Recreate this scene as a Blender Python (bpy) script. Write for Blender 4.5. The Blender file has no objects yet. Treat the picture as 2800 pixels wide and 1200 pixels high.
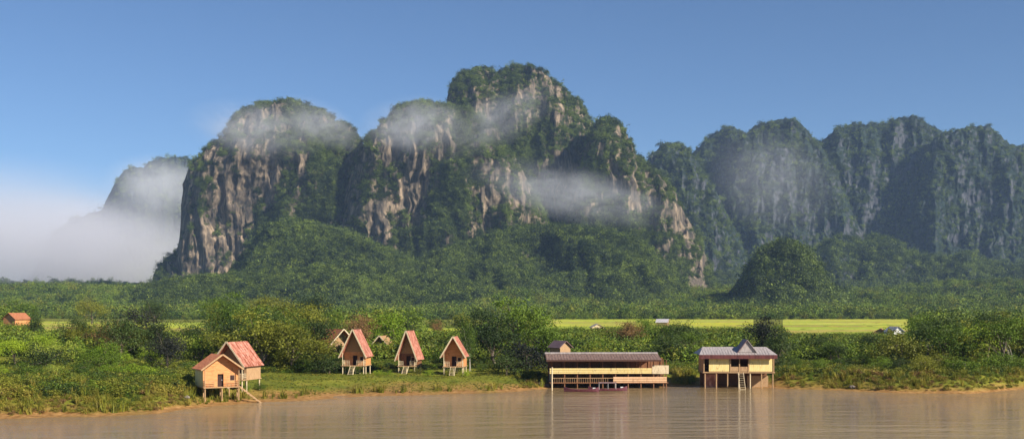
import bpy, math, random
import numpy as np
R = math.radians
F = 3002.0; HC = 15.0; YH = 845.0          # focal length in photo pixels, eye height, horizon row
scene = bpy.context.scene
C = scene.collection

# ---------------------------------------------------------------- camera
cam = bpy.data.cameras.new('camera'); co = bpy.data.objects.new('camera', cam); C.objects.link(co)
co.location = (0, 0, HC); co.rotation_euler = (R(90), 0, 0)
cam.sensor_width = 36; cam.lens = F/2800*36; cam.shift_y = (YH-600)/2800
cam.clip_start = 0.5; cam.clip_end = 40000
scene.camera = co
# ---------------------------------------------------------------- sky and sun
SUN_EL, SUN_AZ = R(32), R(180-54)          # compass angle from +Y towards +X
w = bpy.data.worlds.new('World'); scene.world = w; w.use_nodes = True
nt = w.node_tree; sky = nt.nodes.new('ShaderNodeTexSky'); sky.sky_type = 'NISHITA'; sky.sun_disc = False
sky.sun_elevation = SUN_EL; sky.sun_rotation = SUN_AZ; sky.altitude = 1700; sky.air_density = 1.0
sky.dust_density = 0.1; sky.ozone_density = 6.0
bg = nt.nodes['Background']; nt.links.new(sky.outputs[0], bg.inputs[0]); bg.inputs[1].default_value = 0.071
sl = bpy.data.lights.new('sun', 'SUN'); sl.energy = 5.0; sl.angle = R(0.5); sl.color = (1.0, 0.93, 0.82)
so = bpy.data.objects.new('sun', sl); C.objects.link(so)
so.rotation_euler = (R(90)-SUN_EL, 0, math.pi-SUN_AZ)
scene.view_settings.view_transform = 'Standard'; scene.view_settings.look = 'None'
scene.view_settings.exposure = 0.60; scene.view_settings.gamma = 1
cy = scene.cycles
cy.volume_bounces = 3; cy.volume_step_rate = .5; cy.max_bounces = 5; cy.diffuse_bounces = 2; cy.glossy_bounces = 2
cy.transparent_max_bounces = 6; cy.use_denoising = True
cy.caustics_reflective = False; cy.caustics_refractive = False

# ---------------------------------------------------------------- noise
def _h(ix, iy, iz, seed):
    n = (ix.astype(np.int64)*374761393 + iy.astype(np.int64)*668265263 + iz.astype(np.int64)*2147483647 + seed*1274126177) & 0xffffffff
    n = ((n ^ (n >> 13))*1274126177) & 0xffffffff
    n = ((n ^ (n >> 16))*2246822519) & 0xffffffff
    return ((n ^ (n >> 15)) & 0xffffff)/float(0xffffff)
def vn(x, y, z=0.0, seed=0):
    x, y, z = np.broadcast_arrays(np.asarray(x, float), np.asarray(y, float), np.asarray(z, float))
    ix, iy, iz = np.floor(x), np.floor(y), np.floor(z)
    fx, fy, fz = x-ix, y-iy, z-iz
    fx, fy, fz = (f*f*(3-2*f) for f in (fx, fy, fz))
    r = 0
    for a in (0, 1):
        for b in (0, 1):
            for c in (0, 1):
                r = r + _h(ix+a, iy+b, iz+c, seed)*(fx if a else 1-fx)*(fy if b else 1-fy)*(fz if c else 1-fz)
    return r*2-1
def fbm(x, y, z=0.0, seed=0, o=4, g=.5):
    r = 0; a = 1; f = 1
    for i in range(o):
        r = r + a*vn(np.asarray(x)*f, np.asarray(y)*f, np.asarray(z)*f, seed+i*17); a *= g; f *= 2.03
    return r
def ridged(x, y, z=0.0, seed=0, o=3):
    r = 0; a = 1; f = 1
    for i in range(o):
        r = r + a*(1-2*np.abs(vn(np.asarray(x)*f, np.asarray(y)*f, np.asarray(z)*f, seed+i*31))); a *= .5; f *= 2.1
    return r
def sm(t):
    t = np.clip(t, 0, 1); return t*t*(3-2*t)

# ---------------------------------------------------------------- materials
MATS = {}
def mat(name, rough=.8, spec=.3):
    m = bpy.data.materials.new(name); m.use_nodes = True; MATS[name] = m
    n = m.node_tree; b = n.nodes['Principled BSDF']
    b.inputs['Roughness'].default_value = rough; b.inputs['Specular IOR Level'].default_value = spec
    return m, n, b
def N(n, t, **kw):
    k = n.nodes.new(t)
    for a, v in kw.items():
        if a in k.inputs: k.inputs[a].default_value = v
        else: setattr(k, a, v)
    return k
def ramp(n, stops, src=None):
    r = n.nodes.new('ShaderNodeValToRGB'); e = r.color_ramp.elements
    while len(e) < len(stops): e.new(.5)
    for i, (p, c) in enumerate(stops): e[i].position = p; e[i].color = (*c, 1) if len(c) == 3 else c
    if src is not None: n.links.new(src, r.inputs[0])
    return r
def mix(n, a, b, f):
    m = n.nodes.new('ShaderNodeMix'); m.data_type = 'RGBA'
    for s, i in ((a, 6), (b, 7)):
        if hasattr(s, 'is_output'): n.links.new(s, m.inputs[i])
        else: m.inputs[i].default_value = (*s, 1)
    if hasattr(f, 'is_output'): n.links.new(f, m.inputs[0])
    else: m.inputs[0].default_value = f
    return m.outputs[2]
def paint(name, c1, c2, scale=3, rough=.7, stretch=(1, 1, 1), spec=.3, bump=.2, detail=6, dist=.03):
    """weathered surface: two tones broken by noise in object space, with relief"""
    m, n, b = mat(name, rough, spec)
    tc = N(n, 'ShaderNodeTexCoord'); mp = N(n, 'ShaderNodeMapping'); mp.inputs['Scale'].default_value = stretch
    n.links.new(tc.outputs['Object'], mp.inputs[0])
    no = N(n, 'ShaderNodeTexNoise', Scale=scale, Detail=detail); n.links.new(mp.outputs[0], no.inputs[0])
    r = ramp(n, [(.32, c1), (.68, c2)], no.outputs[0]); n.links.new(r.outputs[0], b.inputs['Base Color'])
    bp = N(n, 'ShaderNodeBump', Strength=bump, Distance=dist); n.links.new(no.outputs[0], bp.inputs['Height'])
    n.links.new(bp.outputs[0], b.inputs['Normal'])
    return m
# boards: stretched across the wall
paint('orange_boards', (.50, .19, .06), (.76, .36, .14), 2.2, stretch=(.5, .5, 7))
paint('peach_boards', (.70, .40, .20), (.82, .52, .30), 2.2, stretch=(6, 6, .5))
paint('yellow_wall', (.80, .58, .20), (.88, .70, .32), 1.6, stretch=(5, 5, .6))
paint('cream_wood', (.58, .44, .26), (.76, .62, .40), 3, stretch=(4, 4, .7))
paint('tan_wood', (.36, .21, .10), (.52, .33, .17), 3, stretch=(4, 4, .7))
paint('dark_wood', (.055, .022, .014), (.10, .045, .025), 3, stretch=(4, 4, .7))
paint('brown_wood', (.15, .065, .03), (.26, .12, .055), 3, stretch=(4, 4, .7))
paint('dark_inside', (.03, .012, .009), (.055, .022, .014), 3)  # unlit interior painted as near-black on door panels and panes
paint('pink_tin', (.48, .185, .11), (.64, .31, .22), .9, rough=.45, stretch=(5, 1, 1), spec=.5)
def rusty(name, rust, scale=1.3, lo=.5, hi=.62):
    m = MATS[name]; n = m.node_tree; b = n.nodes['Principled BSDF']; l = b.inputs['Base Color'].links[0]; src = l.from_socket
    tc = N(n, 'ShaderNodeTexCoord'); mp = N(n, 'ShaderNodeMapping'); mp.inputs['Scale'].default_value = (1, 1.6, .5); n.links.new(tc.outputs['Object'], mp.inputs[0])
    no = N(n, 'ShaderNodeTexNoise', Scale=scale, Detail=7.0, Roughness=.7); n.links.new(mp.outputs[0], no.inputs[0])
    mr = N(n, 'ShaderNodeMapRange'); mr.inputs[1].default_value = lo; mr.inputs[2].default_value = hi; n.links.new(no.outputs[0], mr.inputs[0])
    n.links.new(mix(n, src, rust, mr.outputs[0]), b.inputs['Base Color'])
rusty('pink_tin', (.30, .09, .045), 1.1, .47, .56)

for k_ in ('orange_boards', 'peach_boards', 'yellow_wall', 'cream_wood', 'tan_wood'): rusty(k_, (.20, .11, .055), 1.7, .56, .74)
paint('grey_tin', (.40, .36, .35), (.62, .57, .56), 1.0, rough=.4, stretch=(4, 1, 1), spec=.5)
paint('rust_tin', (.30, .10, .045), (.50, .20, .09), 1.0, rough=.6, stretch=(4, 1, 1))
paint('maroon_tin', (.075, .022, .02), (.16, .05, .045), 1.0, rough=.5, stretch=(4, 1, 1))
paint('old_tin', (.14, .085, .065), (.29, .19, .15), 1.0, rough=.6, stretch=(4, 1, 1))
paint('mauve_tin', (.17, .10, .095), (.27, .17, .16), 1.0, rough=.5, stretch=(4, 1, 1))
paint('lilac_tin', (.30, .25, .23), (.47, .41, .38), 1.0, rough=.45, stretch=(4, 1, 1))
paint('thatch', (.30, .17, .08), (.50, .31, .15), 5, rough=.95, stretch=(3, 1, 1), bump=.6)
paint('white_paint', (.74, .72, .66), (.82, .80, .75), 2)
paint('maroon_paint', (.09, .022, .03), (.17, .05, .06), 3, rough=.4, spec=.5)
paint('bark', (.11, .08, .055), (.22, .17, .12), 4, stretch=(3, 3, .6), bump=.6)
paint('pale_bark', (.30, .26, .20), (.48, .43, .34), 4, stretch=(3, 3, .6), bump=.5)
paint('stone', (.14, .11, .085), (.28, .23, .18), 2, bump=.8, dist=.1)

def leafmat(name, a, b_, tr=.25, patch=0):
    m, n, b = mat(name, .55, .25)
    oi = N(n, 'ShaderNodeObjectInfo'); g = N(n, 'ShaderNodeNewGeometry')
    tc = N(n, 'ShaderNodeTexCoord'); no = N(n, 'ShaderNodeTexNoise', Scale=5.0, Detail=2.0)
    n.links.new(tc.outputs['Object'], no.inputs[0])
    s = N(n, 'ShaderNodeMath', operation='ADD'); s.inputs[1].default_value = 0
    m1 = N(n, 'ShaderNodeMath', operation='MULTIPLY'); m1.inputs[1].default_value = .45
    n.links.new(oi.outputs['Random'], m1.inputs[0])
    m2 = N(n, 'ShaderNodeMath', operation='MULTIPLY'); m2.inputs[1].default_value = .35
    n.links.new(g.outputs['Random Per Island'], m2.inputs[0])
    m3 = N(n, 'ShaderNodeMath', operation='MULTIPLY'); m3.inputs[1].default_value = .35
    n.links.new(no.outputs[0], m3.inputs[0])
    n.links.new(m1.outputs[0], s.inputs[0]); n.links.new(m2.outputs[0], s.inputs[1])
    s2 = N(n, 'ShaderNodeMath', operation='ADD'); n.links.new(s.outputs[0], s2.inputs[0]); n.links.new(m3.outputs[0], s2.inputs[1])
    if patch:
        pn = N(n, 'ShaderNodeTexNoise', Scale=patch, Detail=4.0, Roughness=.6); n.links.new(g.outputs['Position'], pn.inputs[0])
        p2 = N(n, 'ShaderNodeMath', operation='MULTIPLY_ADD'); n.links.new(pn.outputs[0], p2.inputs[0]); p2.inputs[1].default_value = 1.5; p2.inputs[2].default_value = -.75
        p3 = N(n, 'ShaderNodeMath', operation='ADD'); n.links.new(p2.outputs[0], p3.inputs[0]); n.links.new(s2.outputs[0], p3.inputs[1]); s2 = p3
    r = ramp(n, [(.25, a), (.85, b_)], s2.outputs[0]); n.links.new(r.outputs[0], b.inputs['Base Color'])
    t = N(n, 'ShaderNodeBsdfTranslucent'); n.links.new(r.outputs[0], t.inputs[0])
    ms = N(n, 'ShaderNodeMixShader'); ms.inputs[0].default_value = tr
    n.links.new(b.outputs[0], ms.inputs[1]); n.links.new(t.outputs[0], ms.inputs[2])
    n.links.new(ms.outputs[0], n.nodes['Material Output'].inputs[0])
leafmat('leaf_dark', (.022, .040, .010), (.085, .125, .025))
leafmat('leaf_mid', (.030, .065, .007), (.18, .26, .022))
leafmat('leaf_bright', (.09, .17, .008), (.38, .48, .03))
leafmat('leaf_olive', (.08, .09, .010), (.29, .29, .03))
leafmat('leaf_dry', (.16, .13, .02), (.40, .33, .05))
leafmat('leaf_yellow', (.22, .27, .03), (.42, .46, .07))
leafmat('leaf_brown', (.14, .08, .03), (.34, .20, .07))
leafmat('leaf_blackish', (.012, .016, .012), (.04, .042, .03))  # near-black foliage of the darkest plants
leafmat('leaf_far', (.012, .032, .005), (.26, .33, .03), patch=.02)
leafmat('leaf_hill_bright', (.03, .06, .008), (.24, .30, .035), patch=.02)
leafmat('leaf_hill_dark', (.008, .018, .007), (.075, .11, .025), patch=.011)
leafmat('leaf_hill', (.012, .028, .007), (.19, .25, .04), patch=.011)

# ---------------------------------------------------------------- mesh helpers
def tag(o, label=None, cat=None, group=None, kind=None):
    if label: o['label'] = label
    if cat: o['category'] = cat
    if group: o['group'] = group
    if kind: o['kind'] = kind
    return o
def np_mesh(name, v, f, smooth=False):
    """v (n,3), f (m,k) equal-size faces"""
    me = bpy.data.meshes.new(name); v = np.ascontiguousarray(v, dtype=np.float32); f = np.ascontiguousarray(f, dtype=np.int32)
    me.vertices.add(len(v)); me.vertices.foreach_set('co', v.ravel())
    m, k = f.shape; me.loops.add(m*k); me.loops.foreach_set('vertex_index', f.ravel())
    me.polygons.add(m); me.polygons.foreach_set('loop_start', np.arange(0, m*k, k, dtype=np.int32))
    me.polygons.foreach_set('loop_total', np.full(m, k, dtype=np.int32))
    me.polygons.foreach_set('use_smooth', np.full(m, smooth))
    me.update(calc_edges=True); return me
def link(name, me, m=None, parent=None, loc=(0, 0, 0), rz=0):
    o = bpy.data.objects.new(name, me); C.objects.link(o)
    if m and not me.materials: me.materials.append(MATS[m])
    if parent: o.parent = parent
    o.location = loc; o.rotation_euler = (0, 0, rz); return o
def empty(name, loc, rz=0):
    o = bpy.data.objects.new(name, None); C.objects.link(o); o.location = loc; o.rotation_euler = (0, 0, rz)
    o.empty_display_size = .3; return o
def grid_faces(nu, nv):
    i = np.arange(nu*nv).reshape(nu, nv)
    return np.stack([i[:-1, :-1], i[1:, :-1], i[1:, 1:], i[:-1, 1:]], -1).reshape(-1, 4)
class MB:
    def __init__(s): s.v = []; s.f = []
    def add(s, vs, fs):
        o = len(s.v); s.v += [tuple(p) for p in vs]; s.f += [tuple(i+o for i in q) for q in fs]; return s
    def box(s, x0, x1, y0, y1, z0, z1):
        return s.add([(x0, y0, z0), (x1, y0, z0), (x1, y1, z0), (x0, y1, z0), (x0, y0, z1), (x1, y0, z1), (x1, y1, z1), (x0, y1, z1)],
                     [(0, 3, 2, 1), (4, 5, 6, 7), (0, 1, 5, 4), (1, 2, 6, 5), (2, 3, 7, 6), (3, 0, 4, 7)])
    def prism(s, a, b, r0, r1=None, n=7):
        """tapered round bar from a to b"""
        r1 = r0 if r1 is None else r1
        a = np.array(a, float); b = np.array(b, float); d = b-a; d /= np.linalg.norm(d)+1e-9
        u = np.cross(d, (0, 0, 1) if abs(d[2]) < .9 else (1, 0, 0)); u /= np.linalg.norm(u); w_ = np.cross(d, u)
        vs = [a+r0*(math.cos(t)*u+math.sin(t)*w_) for t in np.linspace(0, 2*math.pi, n, endpoint=False)]
        vs += [b+r1*(math.cos(t)*u+math.sin(t)*w_) for t in np.linspace(0, 2*math.pi, n, endpoint=False)]
        fs = [(i, (i+1) % n, n+(i+1) % n, n+i) for i in range(n)] + [tuple(range(n-1, -1, -1)), tuple(range(n, 2*n))]
        return s.add(vs, fs)
    def slab(s, p, t):
        """thick sheet over quad p, thickness t downwards along its normal"""
        p = [np.array(q, float) for q in p]; nn = np.cross(p[1]-p[0], p[3]-p[0]); nn /= np.linalg.norm(nn)
        if nn[2] < 0: nn = -nn
        q = [a-nn*t for a in p]
        return s.add(p+q, [(0, 1, 2, 3), (7, 6, 5, 4), (0, 4, 5, 1), (1, 5, 6, 2), (2, 6, 7, 3), (3, 7, 4, 0)])
    def bar(s, a, b, w_, h):
        """rectangular bar a->b"""
        a = np.array(a, float); b = np.array(b, float); d = b-a; d /= np.linalg.norm(d)
        u = np.cross(d, (0, 0, 1)); 
        if np.linalg.norm(u) < 1e-3: u = np.array((1., 0, 0))
        u /= np.linalg.norm(u); v = np.cross(u, d)
        c = [(-1, -1), (1, -1), (1, 1), (-1, 1)]
        vs = [e+u*i*w_/2+v*j*h/2 for e in (a, b) for i, j in c]
        return s.add(vs, [(0, 1, 2, 3), (7, 6, 5, 4), (0, 4, 5, 1), (1, 5, 6, 2), (2, 6, 7, 3), (3, 7, 4, 0)])
    def build(s, name, m, parent=None, loc=(0, 0, 0), rz=0):
        me = bpy.data.meshes.new(name); me.from_pydata(s.v, [], s.f); me.update()
        return link(name, me, m, parent, loc, rz)

# ---------------------------------------------------------------- terrain
PXE = [-900, 0, 230, 430, 560, 700, 850, 1000, 1200, 1400, 1500, 1850, 2110, 2300, 2450, 2650, 2800, 3700]
DE = [146, 150, 152.5, 158, 169, 177, 182, 189, 193, 198, 209, 213, 210, 203, 197, 196, 206, 228]
def edge(px): return np.interp(px, PXE, DE)
def ground_z(x, y):
    y = np.maximum(y, 1e-3); px = 1400+np.asarray(x)/y*F
    t = y-edge(px)-1.2*fbm(np.asarray(x)/9, y/9, 3, 5, 3)
    bh = np.interp(px, [0, 500, 700, 1350, 1480, 2050, 2150, 2800], [3.2, 3.0, 1.7, 1.7, 1.6, 1.6, 2.2, 2.6])
    bw = np.interp(px, [0, 500, 700, 1350, 1480, 2050, 2150, 2800], [19, 18, 24, 24, 12, 12, 8, 9])
    z = bh*sm(t/bw)**.8 + (4-bh)*sm((t-25)/110)
    z = z + np.interp(px, [0, 300, 500], [1.5, .5, 0])*sm((t-60)/250)
    rise = np.interp(px, [-600, 0, 400, 700, 1100, 1400, 1900, 2300, 2800, 3400], [46, 46, 52, 72, 70, 60, 45, 40, 55, 55])
    z = z + rise*sm((y-1350)/900) + 9*sm((y-1300)/500)*fbm(np.asarray(x)/180, y/180, 0, 9, 3)
    z = np.where(t < 0, -2.5*sm(-t/9), z)
    return z + np.where(t > 0, 1, 0)*.22*fbm(np.asarray(x)/5, y/5, 0, 2, 3)*sm(t/4)
def gz(x, y): return float(ground_z(np.array([x]), np.array([y]))[0])
def X(px, D): return (px-1400)/F*D
def Z(py, D): return HC+(YH-py)/F*D

us = np.linspace(-900, 3700, 760)
ds = np.concatenate([np.linspace(2, 138, 12), np.linspace(140, 260, 170), np.geomspace(261, 30000, 230)])
U, D_ = np.meshgrid(us, ds, indexing='ij'); gx = X(U, D_); gy = D_
me = np_mesh('ground', np.stack([gx, gy, ground_z(gx, gy)], -1).reshape(-1, 3), grid_faces(*U.shape), True)
m, n, b = mat('ground', .95, .15)
g = N(n, 'ShaderNodeNewGeometry'); sp = N(n, 'ShaderNodeSeparateXYZ'); n.links.new(g.outputs['Position'], sp.inputs[0])
n1 = N(n, 'ShaderNodeTexNoise', Scale=.12, Detail=8.0); n.links.new(g.outputs['Position'], n1.inputs[0])
n2 = N(n, 'ShaderNodeTexNoise', Scale=1.1, Detail=6.0); n.links.new(g.outputs['Position'], n2.inputs[0])
grass = ramp(n, [(.3, (.10, .12, .012)), (.55, (.19, .19, .02)), (.75, (.26, .22, .035))], n1.outputs[0])
soil = ramp(n, [(.3, (.20, .095, .025)), (.7, (.42, .23, .08))], n2.outputs[0])
ad = N(n, 'ShaderNodeMath', operation='MULTIPLY_ADD'); n.links.new(n1.outputs[0], ad.inputs[0]); ad.inputs[1].default_value = -2.3
n.links.new(sp.outputs[2], ad.inputs[2])
mr = N(n, 'ShaderNodeMapRange'); mr.inputs[1].default_value = -1.0; mr.inputs[2].default_value = .2; n.links.new(ad.outputs[0], mr.inputs[0])
c = mix(n, soil.outputs[0], grass.outputs[0], mr.outputs[0]); n.links.new(c, b.inputs['Base Color'])
bp = N(n, 'ShaderNodeBump', Strength=.8, Distance=.25); n.links.new(n2.outputs[0], bp.inputs['Height']); n.links.new(bp.outputs[0], b.inputs['Normal'])
tag(link('ground', me, 'ground'), 'grassy river bank and wooded plain running back to the foot of the mountains', 'ground', kind='structure')

# river
m, n, b = mat('river_water', .045, .5)
g = N(n, 'ShaderNodeNewGeometry'); mp = N(n, 'ShaderNodeMapping'); mp.inputs['Scale'].default_value = (.09, .30, 1)
n.links.new(g.outputs['Position'], mp.inputs[0])
w1 = N(n, 'ShaderNodeTexNoise', Scale=1.0, Detail=6.0, Roughness=.62); n.links.new(mp.outputs[0], w1.inputs[0])
w2 = N(n, 'ShaderNodeTexNoise', Scale=.07, Detail=4.0); n.links.new(mp.outputs[0], w2.inputs[0])
r = ramp(n, [(.35, (.22, .145, .065)), (.65, (.33, .235, .12))], w2.outputs[0]); n.links.new(r.outputs[0], b.inputs['Base Color'])
bp = N(n, 'ShaderNodeBump', Strength=1.0, Distance=.8); n.links.new(w1.outputs[0], bp.inputs['Height']); n.links.new(bp.outputs[0], b.inputs['Normal'])
b.inputs['IOR'].default_value = 1.33
v = [(-900, 1, 0), (900, 1, 0), (900, 420, 0), (-900, 420, 0)]
tag(link('river', np_mesh('river', np.array(v), np.array([[0, 1, 2, 3]])), 'river_water'), 'muddy brown river with small ripples and blurred reflections', 'river', kind='structure')

# ---------------------------------------------------------------- mountains
def mountmat(name, veg, rock_a, rock_b, pale):
    m, n, b = mat(name, .95, .1)
    g = N(n, 'ShaderNodeNewGeometry')
    mp = N(n, 'ShaderNodeMapping'); mp.inputs['Scale'].default_value = (.075, .075, .019); n.links.new(g.outputs['Position'], mp.inputs[0])
    s1 = N(n, 'ShaderNodeTexNoise', Scale=1.0, Detail=9.0, Roughness=.65); n.links.new(mp.outputs[0], s1.inputs[0])
    s2 = N(n, 'ShaderNodeTexNoise', Scale=.05, Detail=6.0, Roughness=.7); n.links.new(g.outputs['Position'], s2.inputs[0])
    s3 = N(n, 'ShaderNodeTexNoise', Scale=.012, Detail=5.0); n.links.new(g.outputs['Position'], s3.inputs[0])
    rk = ramp(n, [(.36, rock_a), (.52, rock_b), (.66, pale)], s1.outputs[0])
    vg = ramp(n, [(.35, tuple(q*.55 for q in veg)), (.65, tuple(q*1.5 for q in veg))], s2.outputs[0])
    at = N(n, 'ShaderNodeAttribute', attribute_name='rock')
    a1 = N(n, 'ShaderNodeMath', operation='SUBTRACT'); n.links.new(s2.outputs[0], a1.inputs[0]); a1.inputs[1].default_value = .5
    a2 = N(n, 'ShaderNodeMath', operation='MULTIPLY_ADD'); n.links.new(a1.outputs[0], a2.inputs[0]); a2.inputs[1].default_value = 3.4
    n.links.new(at.outputs['Fac'], a2.inputs[2])
    mr = N(n, 'ShaderNodeMapRange'); mr.inputs[1].default_value = .36; mr.inputs[2].default_value = .64; n.links.new(a2.outputs[0], mr.inputs[0])
    c = mix(n, vg.outputs[0], rk.outputs[0], mr.outputs[0]); n.links.new(c, b.inputs['Base Color'])
    bp = N(n, 'ShaderNodeBump', Strength=1.0, Distance=7.0); n.links.new(s1.outputs[0], bp.inputs['Height'])
    n.links.new(bp.outputs[0], b.inputs['Normal'])
mountmat('karst_rock', (.034, .048, .018), (.045, .040, .034), (.15, .118, .085), (.38, .28, .185))
mountmat('far_rock', (.022, .034, .024), (.04, .04, .045), (.07, .072, .08), (.115, .116, .12))  # darker and bluer: distance haze partly put into the rock colour
FOREST = []           # (points, scale, height) gathered for the slopes' forest
rng = np.random.default_rng(7)
def mountain(label, sky_pts, D, Df, mname, prof, amp=26, seed=1, rock=.4, patches=(), step=2.0, rows=260, jag=4.0, trees=0, tsize=(6.5, 11), fullwidth=None, talus=.35, name='mountain'):
    """a limestone massif: crest traced at distance D, foot at Df, cliffs fluted by ridged noise, with a back side"""
    px = np.array([p[0] for p in sky_pts], float); py = np.array([p[1] for p in sky_pts], float)
    u = np.arange(px[0], px[-1]+step, step)
    top = Z(np.interp(u, px, py)+4.5, D)
    top = top + jag*fbm(u/9, 0, 0, seed+40, 4)*np.clip(top/120, 0, 1)
    s = np.concatenate([np.linspace(0, 1, rows), 1+np.linspace(.03, 1, 26)])
    Ug, S = np.meshgrid(u, s, indexing='ij'); T = np.broadcast_to(top[:, None], Ug.shape)
    # profile: depth fraction a(s) and height fraction b(s)
    warp = .10*fbm(Ug/140, S*2.0, 0, seed+3, 3)
    fr = np.minimum(S, 1)
    ps, pa, pb = zip(*prof)
    a = np.interp(fr+warp*4*fr*(1-fr), ps, pa); bb = np.interp(fr, ps, pb)
    back = np.clip(S-1, 0, 1)
    depth = Df+(D-Df)*a + back*650
    hgt = T*bb*(1-sm(back)*1.0) - back*30
    foot = 0
    x0 = X(Ug, D)
    # buttresses and gullies
    env = sm(fr/.12)*(1-sm((fr-.93)/.07))
    big = ridged(x0/230+.25*fbm(hgt/160, x0/200, 0, seed, 2), hgt/900, seed*1.7, seed+5, 3)
    mid = ridged(x0/62, hgt/210, depth/400, seed+6, 3); crack = ridged(x0/24+.6*fbm(hgt/70, x0/60, 0, seed+31, 2), hgt/150, 0, seed+8, 2)
    fine = fbm(x0/16, hgt/26, depth/30, seed+7, 3)
    ovh = fbm(x0/80, hgt/34, 0, seed+32, 3)
    dy = -(amp*big + amp*.7*mid + amp*.30*crack + amp*.30*ovh + 4.0*fine)*env
    depth2 = depth+dy
    ledge = .012*np.sin(hgt/19+2*fbm(x0/70, hgt/70, 0, seed+9, 2))*T*env*.5
    Xw = X(Ug, depth2) + 5*fbm(hgt/30, depth/50, Ug/60, seed+11, 3)*env
    # keep the crest columns on their rays
    Xw = np.where(back > 0, X(Ug, D+back*80), Xw)
    Zw = hgt+ledge+2.5*fine*env
    base = ground_z(Xw, np.maximum(depth2, 100))-6
    Zw = np.maximum(Zw+0, -20)
    V = np.stack([Xw, depth2, Zw], -1)
    me = np_mesh(name, V.reshape(-1, 3), grid_faces(*Ug.shape), True)
    # rock exposure: steepness, vertical streaks and the bare faces the cliffs really have
    dV = np.gradient(V, axis=0); dW = np.gradient(V, axis=1); nn = np.cross(dV, dW); nl = np.linalg.norm(nn, axis=-1)+1e-9
    nz = np.abs(nn[..., 2])/nl
    steep = 1-nz
    rk = rock + (.11 if mname == 'karst_rock' else -.13) + .55*(steep-.62) + .20*fbm(x0/55, hgt/120, 0, seed+21, 4) + .20*fbm(x0/12, hgt/45, 0, seed+22, 3)
    rk = rk - .45*(1-sm(fr/talus)) - .12*sm((fr-.9)/.1)
    # the px / py of each vertex as seen from the river give the patches their place on this face
    PY = YH-(Zw-HC)/np.maximum(V[..., 1], 1)*F; PX = 1400+Xw/np.maximum(V[..., 1], 1)*F
    for (cx, cyy, rx, ry, k) in patches:
        dd = ((PX-cx+14*fbm(hgt/30, x0/40, 0, 77, 2))/rx)**2+((PY-cyy)/ry)**2
        rk = rk + k*np.exp(-dd*1.2)
    at = me.attributes.new('rock', 'FLOAT', 'POINT'); at.data.foreach_set('value', rk.astype(np.float32).ravel())
    o = tag(link(name, me, mname), label, 'mountain', kind='structure')
    if trees:
        vis = (S <= 1.0)
        ii = np.argwhere(vis & (rk < .66)); wgt = 1-np.clip((rk[ii[:, 0], ii[:, 1]]-.32)/.3, 0, 1)*.85
        # uniform in the picture: weight by the visible height of each row
        wy = np.abs(np.gradient(PY, axis=1))[ii[:, 0], ii[:, 1]]+.15
        p = wgt*wy; p /= p.sum()
        k = rng.choice(len(ii), size=min(trees, len(ii)), replace=False, p=p); kk = ii[k]
        P = V[kk[:, 0], kk[:, 1]]
        sz = (tsize[0]*.8+(tsize[1]*1.5-tsize[0]*.8)*rng.random(len(P))**2.2)*(.8+.5*rng.random(len(P)))
        FOREST.append((P-np.array([0, 0, 1])*sz[:, None]*.25, sz))
    return V

CLIFF = [(0, 0, -.02), (.22, .42, .20), (.34, .66, .34), (.80, .82, .84), (.92, .92, .955), (1, 1, 1)]
CLIFF2 = [(0, 0, -.02), (.12, .50, .10), (.22, .68, .22), (.80, .84, .84), (.92, .92, .955), (1, 1, 1)]
SLOPE = [(0, 0, -.02), (.5, .5, .42), (.8, .8, .8), (1, 1, 1)]
DOME = [(0, 0, -.02), (.3, .45, .30), (.7, .72, .78), (.88, .86, .95), (1, 1, 1)]

mountain('broad left massif with pale brown cliffs and mist across its rounded top', [(395, 830), (430, 735), (463, 700), (482, 680), (492, 640), (497, 556), (503, 500), (511, 478), (520, 440), (543, 424), (565, 402), (592, 375), (612, 366), (625, 340), (640, 318), (657, 300), (694, 285), (731, 275), (805, 275), (841, 285), (870, 296), (905, 318), (930, 336), (952, 343), (962, 352), (984, 378), (1010, 420), (1050, 480), (1110, 560), (1180, 700), (1230, 830)],
    2550, 2050, 'karst_rock', CLIFF2, 26, 11, .60,
    [(640, 520, 70, 70, .22), (560, 620, 45, 60, .2), (745, 480, 50, 60, .25), (540, 700, 14, 60, .35), (650, 660, 60, 50, .15), (530, 520, 22, 90, -.2),
     (820, 600, 110, 70, -.35), (900, 520, 70, 100, -.25), (740, 600, 60, 60, -.4), (840, 540, 60, 50, -.25), (970, 450, 25, 60, .15)], trees=17000, talus=.12)
mountain('middle shoulder of grey and orange rock beside the tallest tower', [(880, 800), (905, 680), (930, 560), (960, 470), (985, 400), (1000, 379), (1037, 342), (1074, 305), (1105, 285), (1142, 279), (1180, 281), (1225, 285), (1290, 300), (1360, 350), (1420, 440), (1480, 560), (1540, 700), (1580, 820)],
    2450, 1950, 'karst_rock', CLIFF2, 24, 23, .42,
    [(1155, 500, 26, 60, .45), (1120, 560, 35, 40, .35), (1040, 590, 28, 70, .4), (1245, 440, 14, 26, .4), (1060, 420, 50, 40, .18), (1225, 530, 30, 80, -.35), (1130, 660, 90, 50, -.3)], trees=14000)
mountain('tallest tower with twin dark heads and a long right flank', [(1120, 800), (1160, 640), (1190, 480), (1212, 380), (1222, 300), (1226, 240), (1240, 212), (1265, 194), (1308, 180), (1345, 186), (1358, 201), (1370, 190), (1400, 179), (1443, 178), (1480, 191), (1511, 218), (1554, 252), (1591, 279), (1606, 300), (1618, 326), (1640, 420), (1690, 540), (1760, 690), (1850, 820)],
    2700, 2100, 'karst_rock', CLIFF, 28, 37, .38,
    [(1560, 450, 32, 34, .6), (1545, 500, 60, 40, .45), (1510, 470, 30, 50, .15), (1450, 230, 40, 40, .1), (1430, 420, 45, 90, -.45), (1290, 240, 50, 40, .1), (1400, 560, 200, 60, -.2)], trees=14000)
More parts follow.
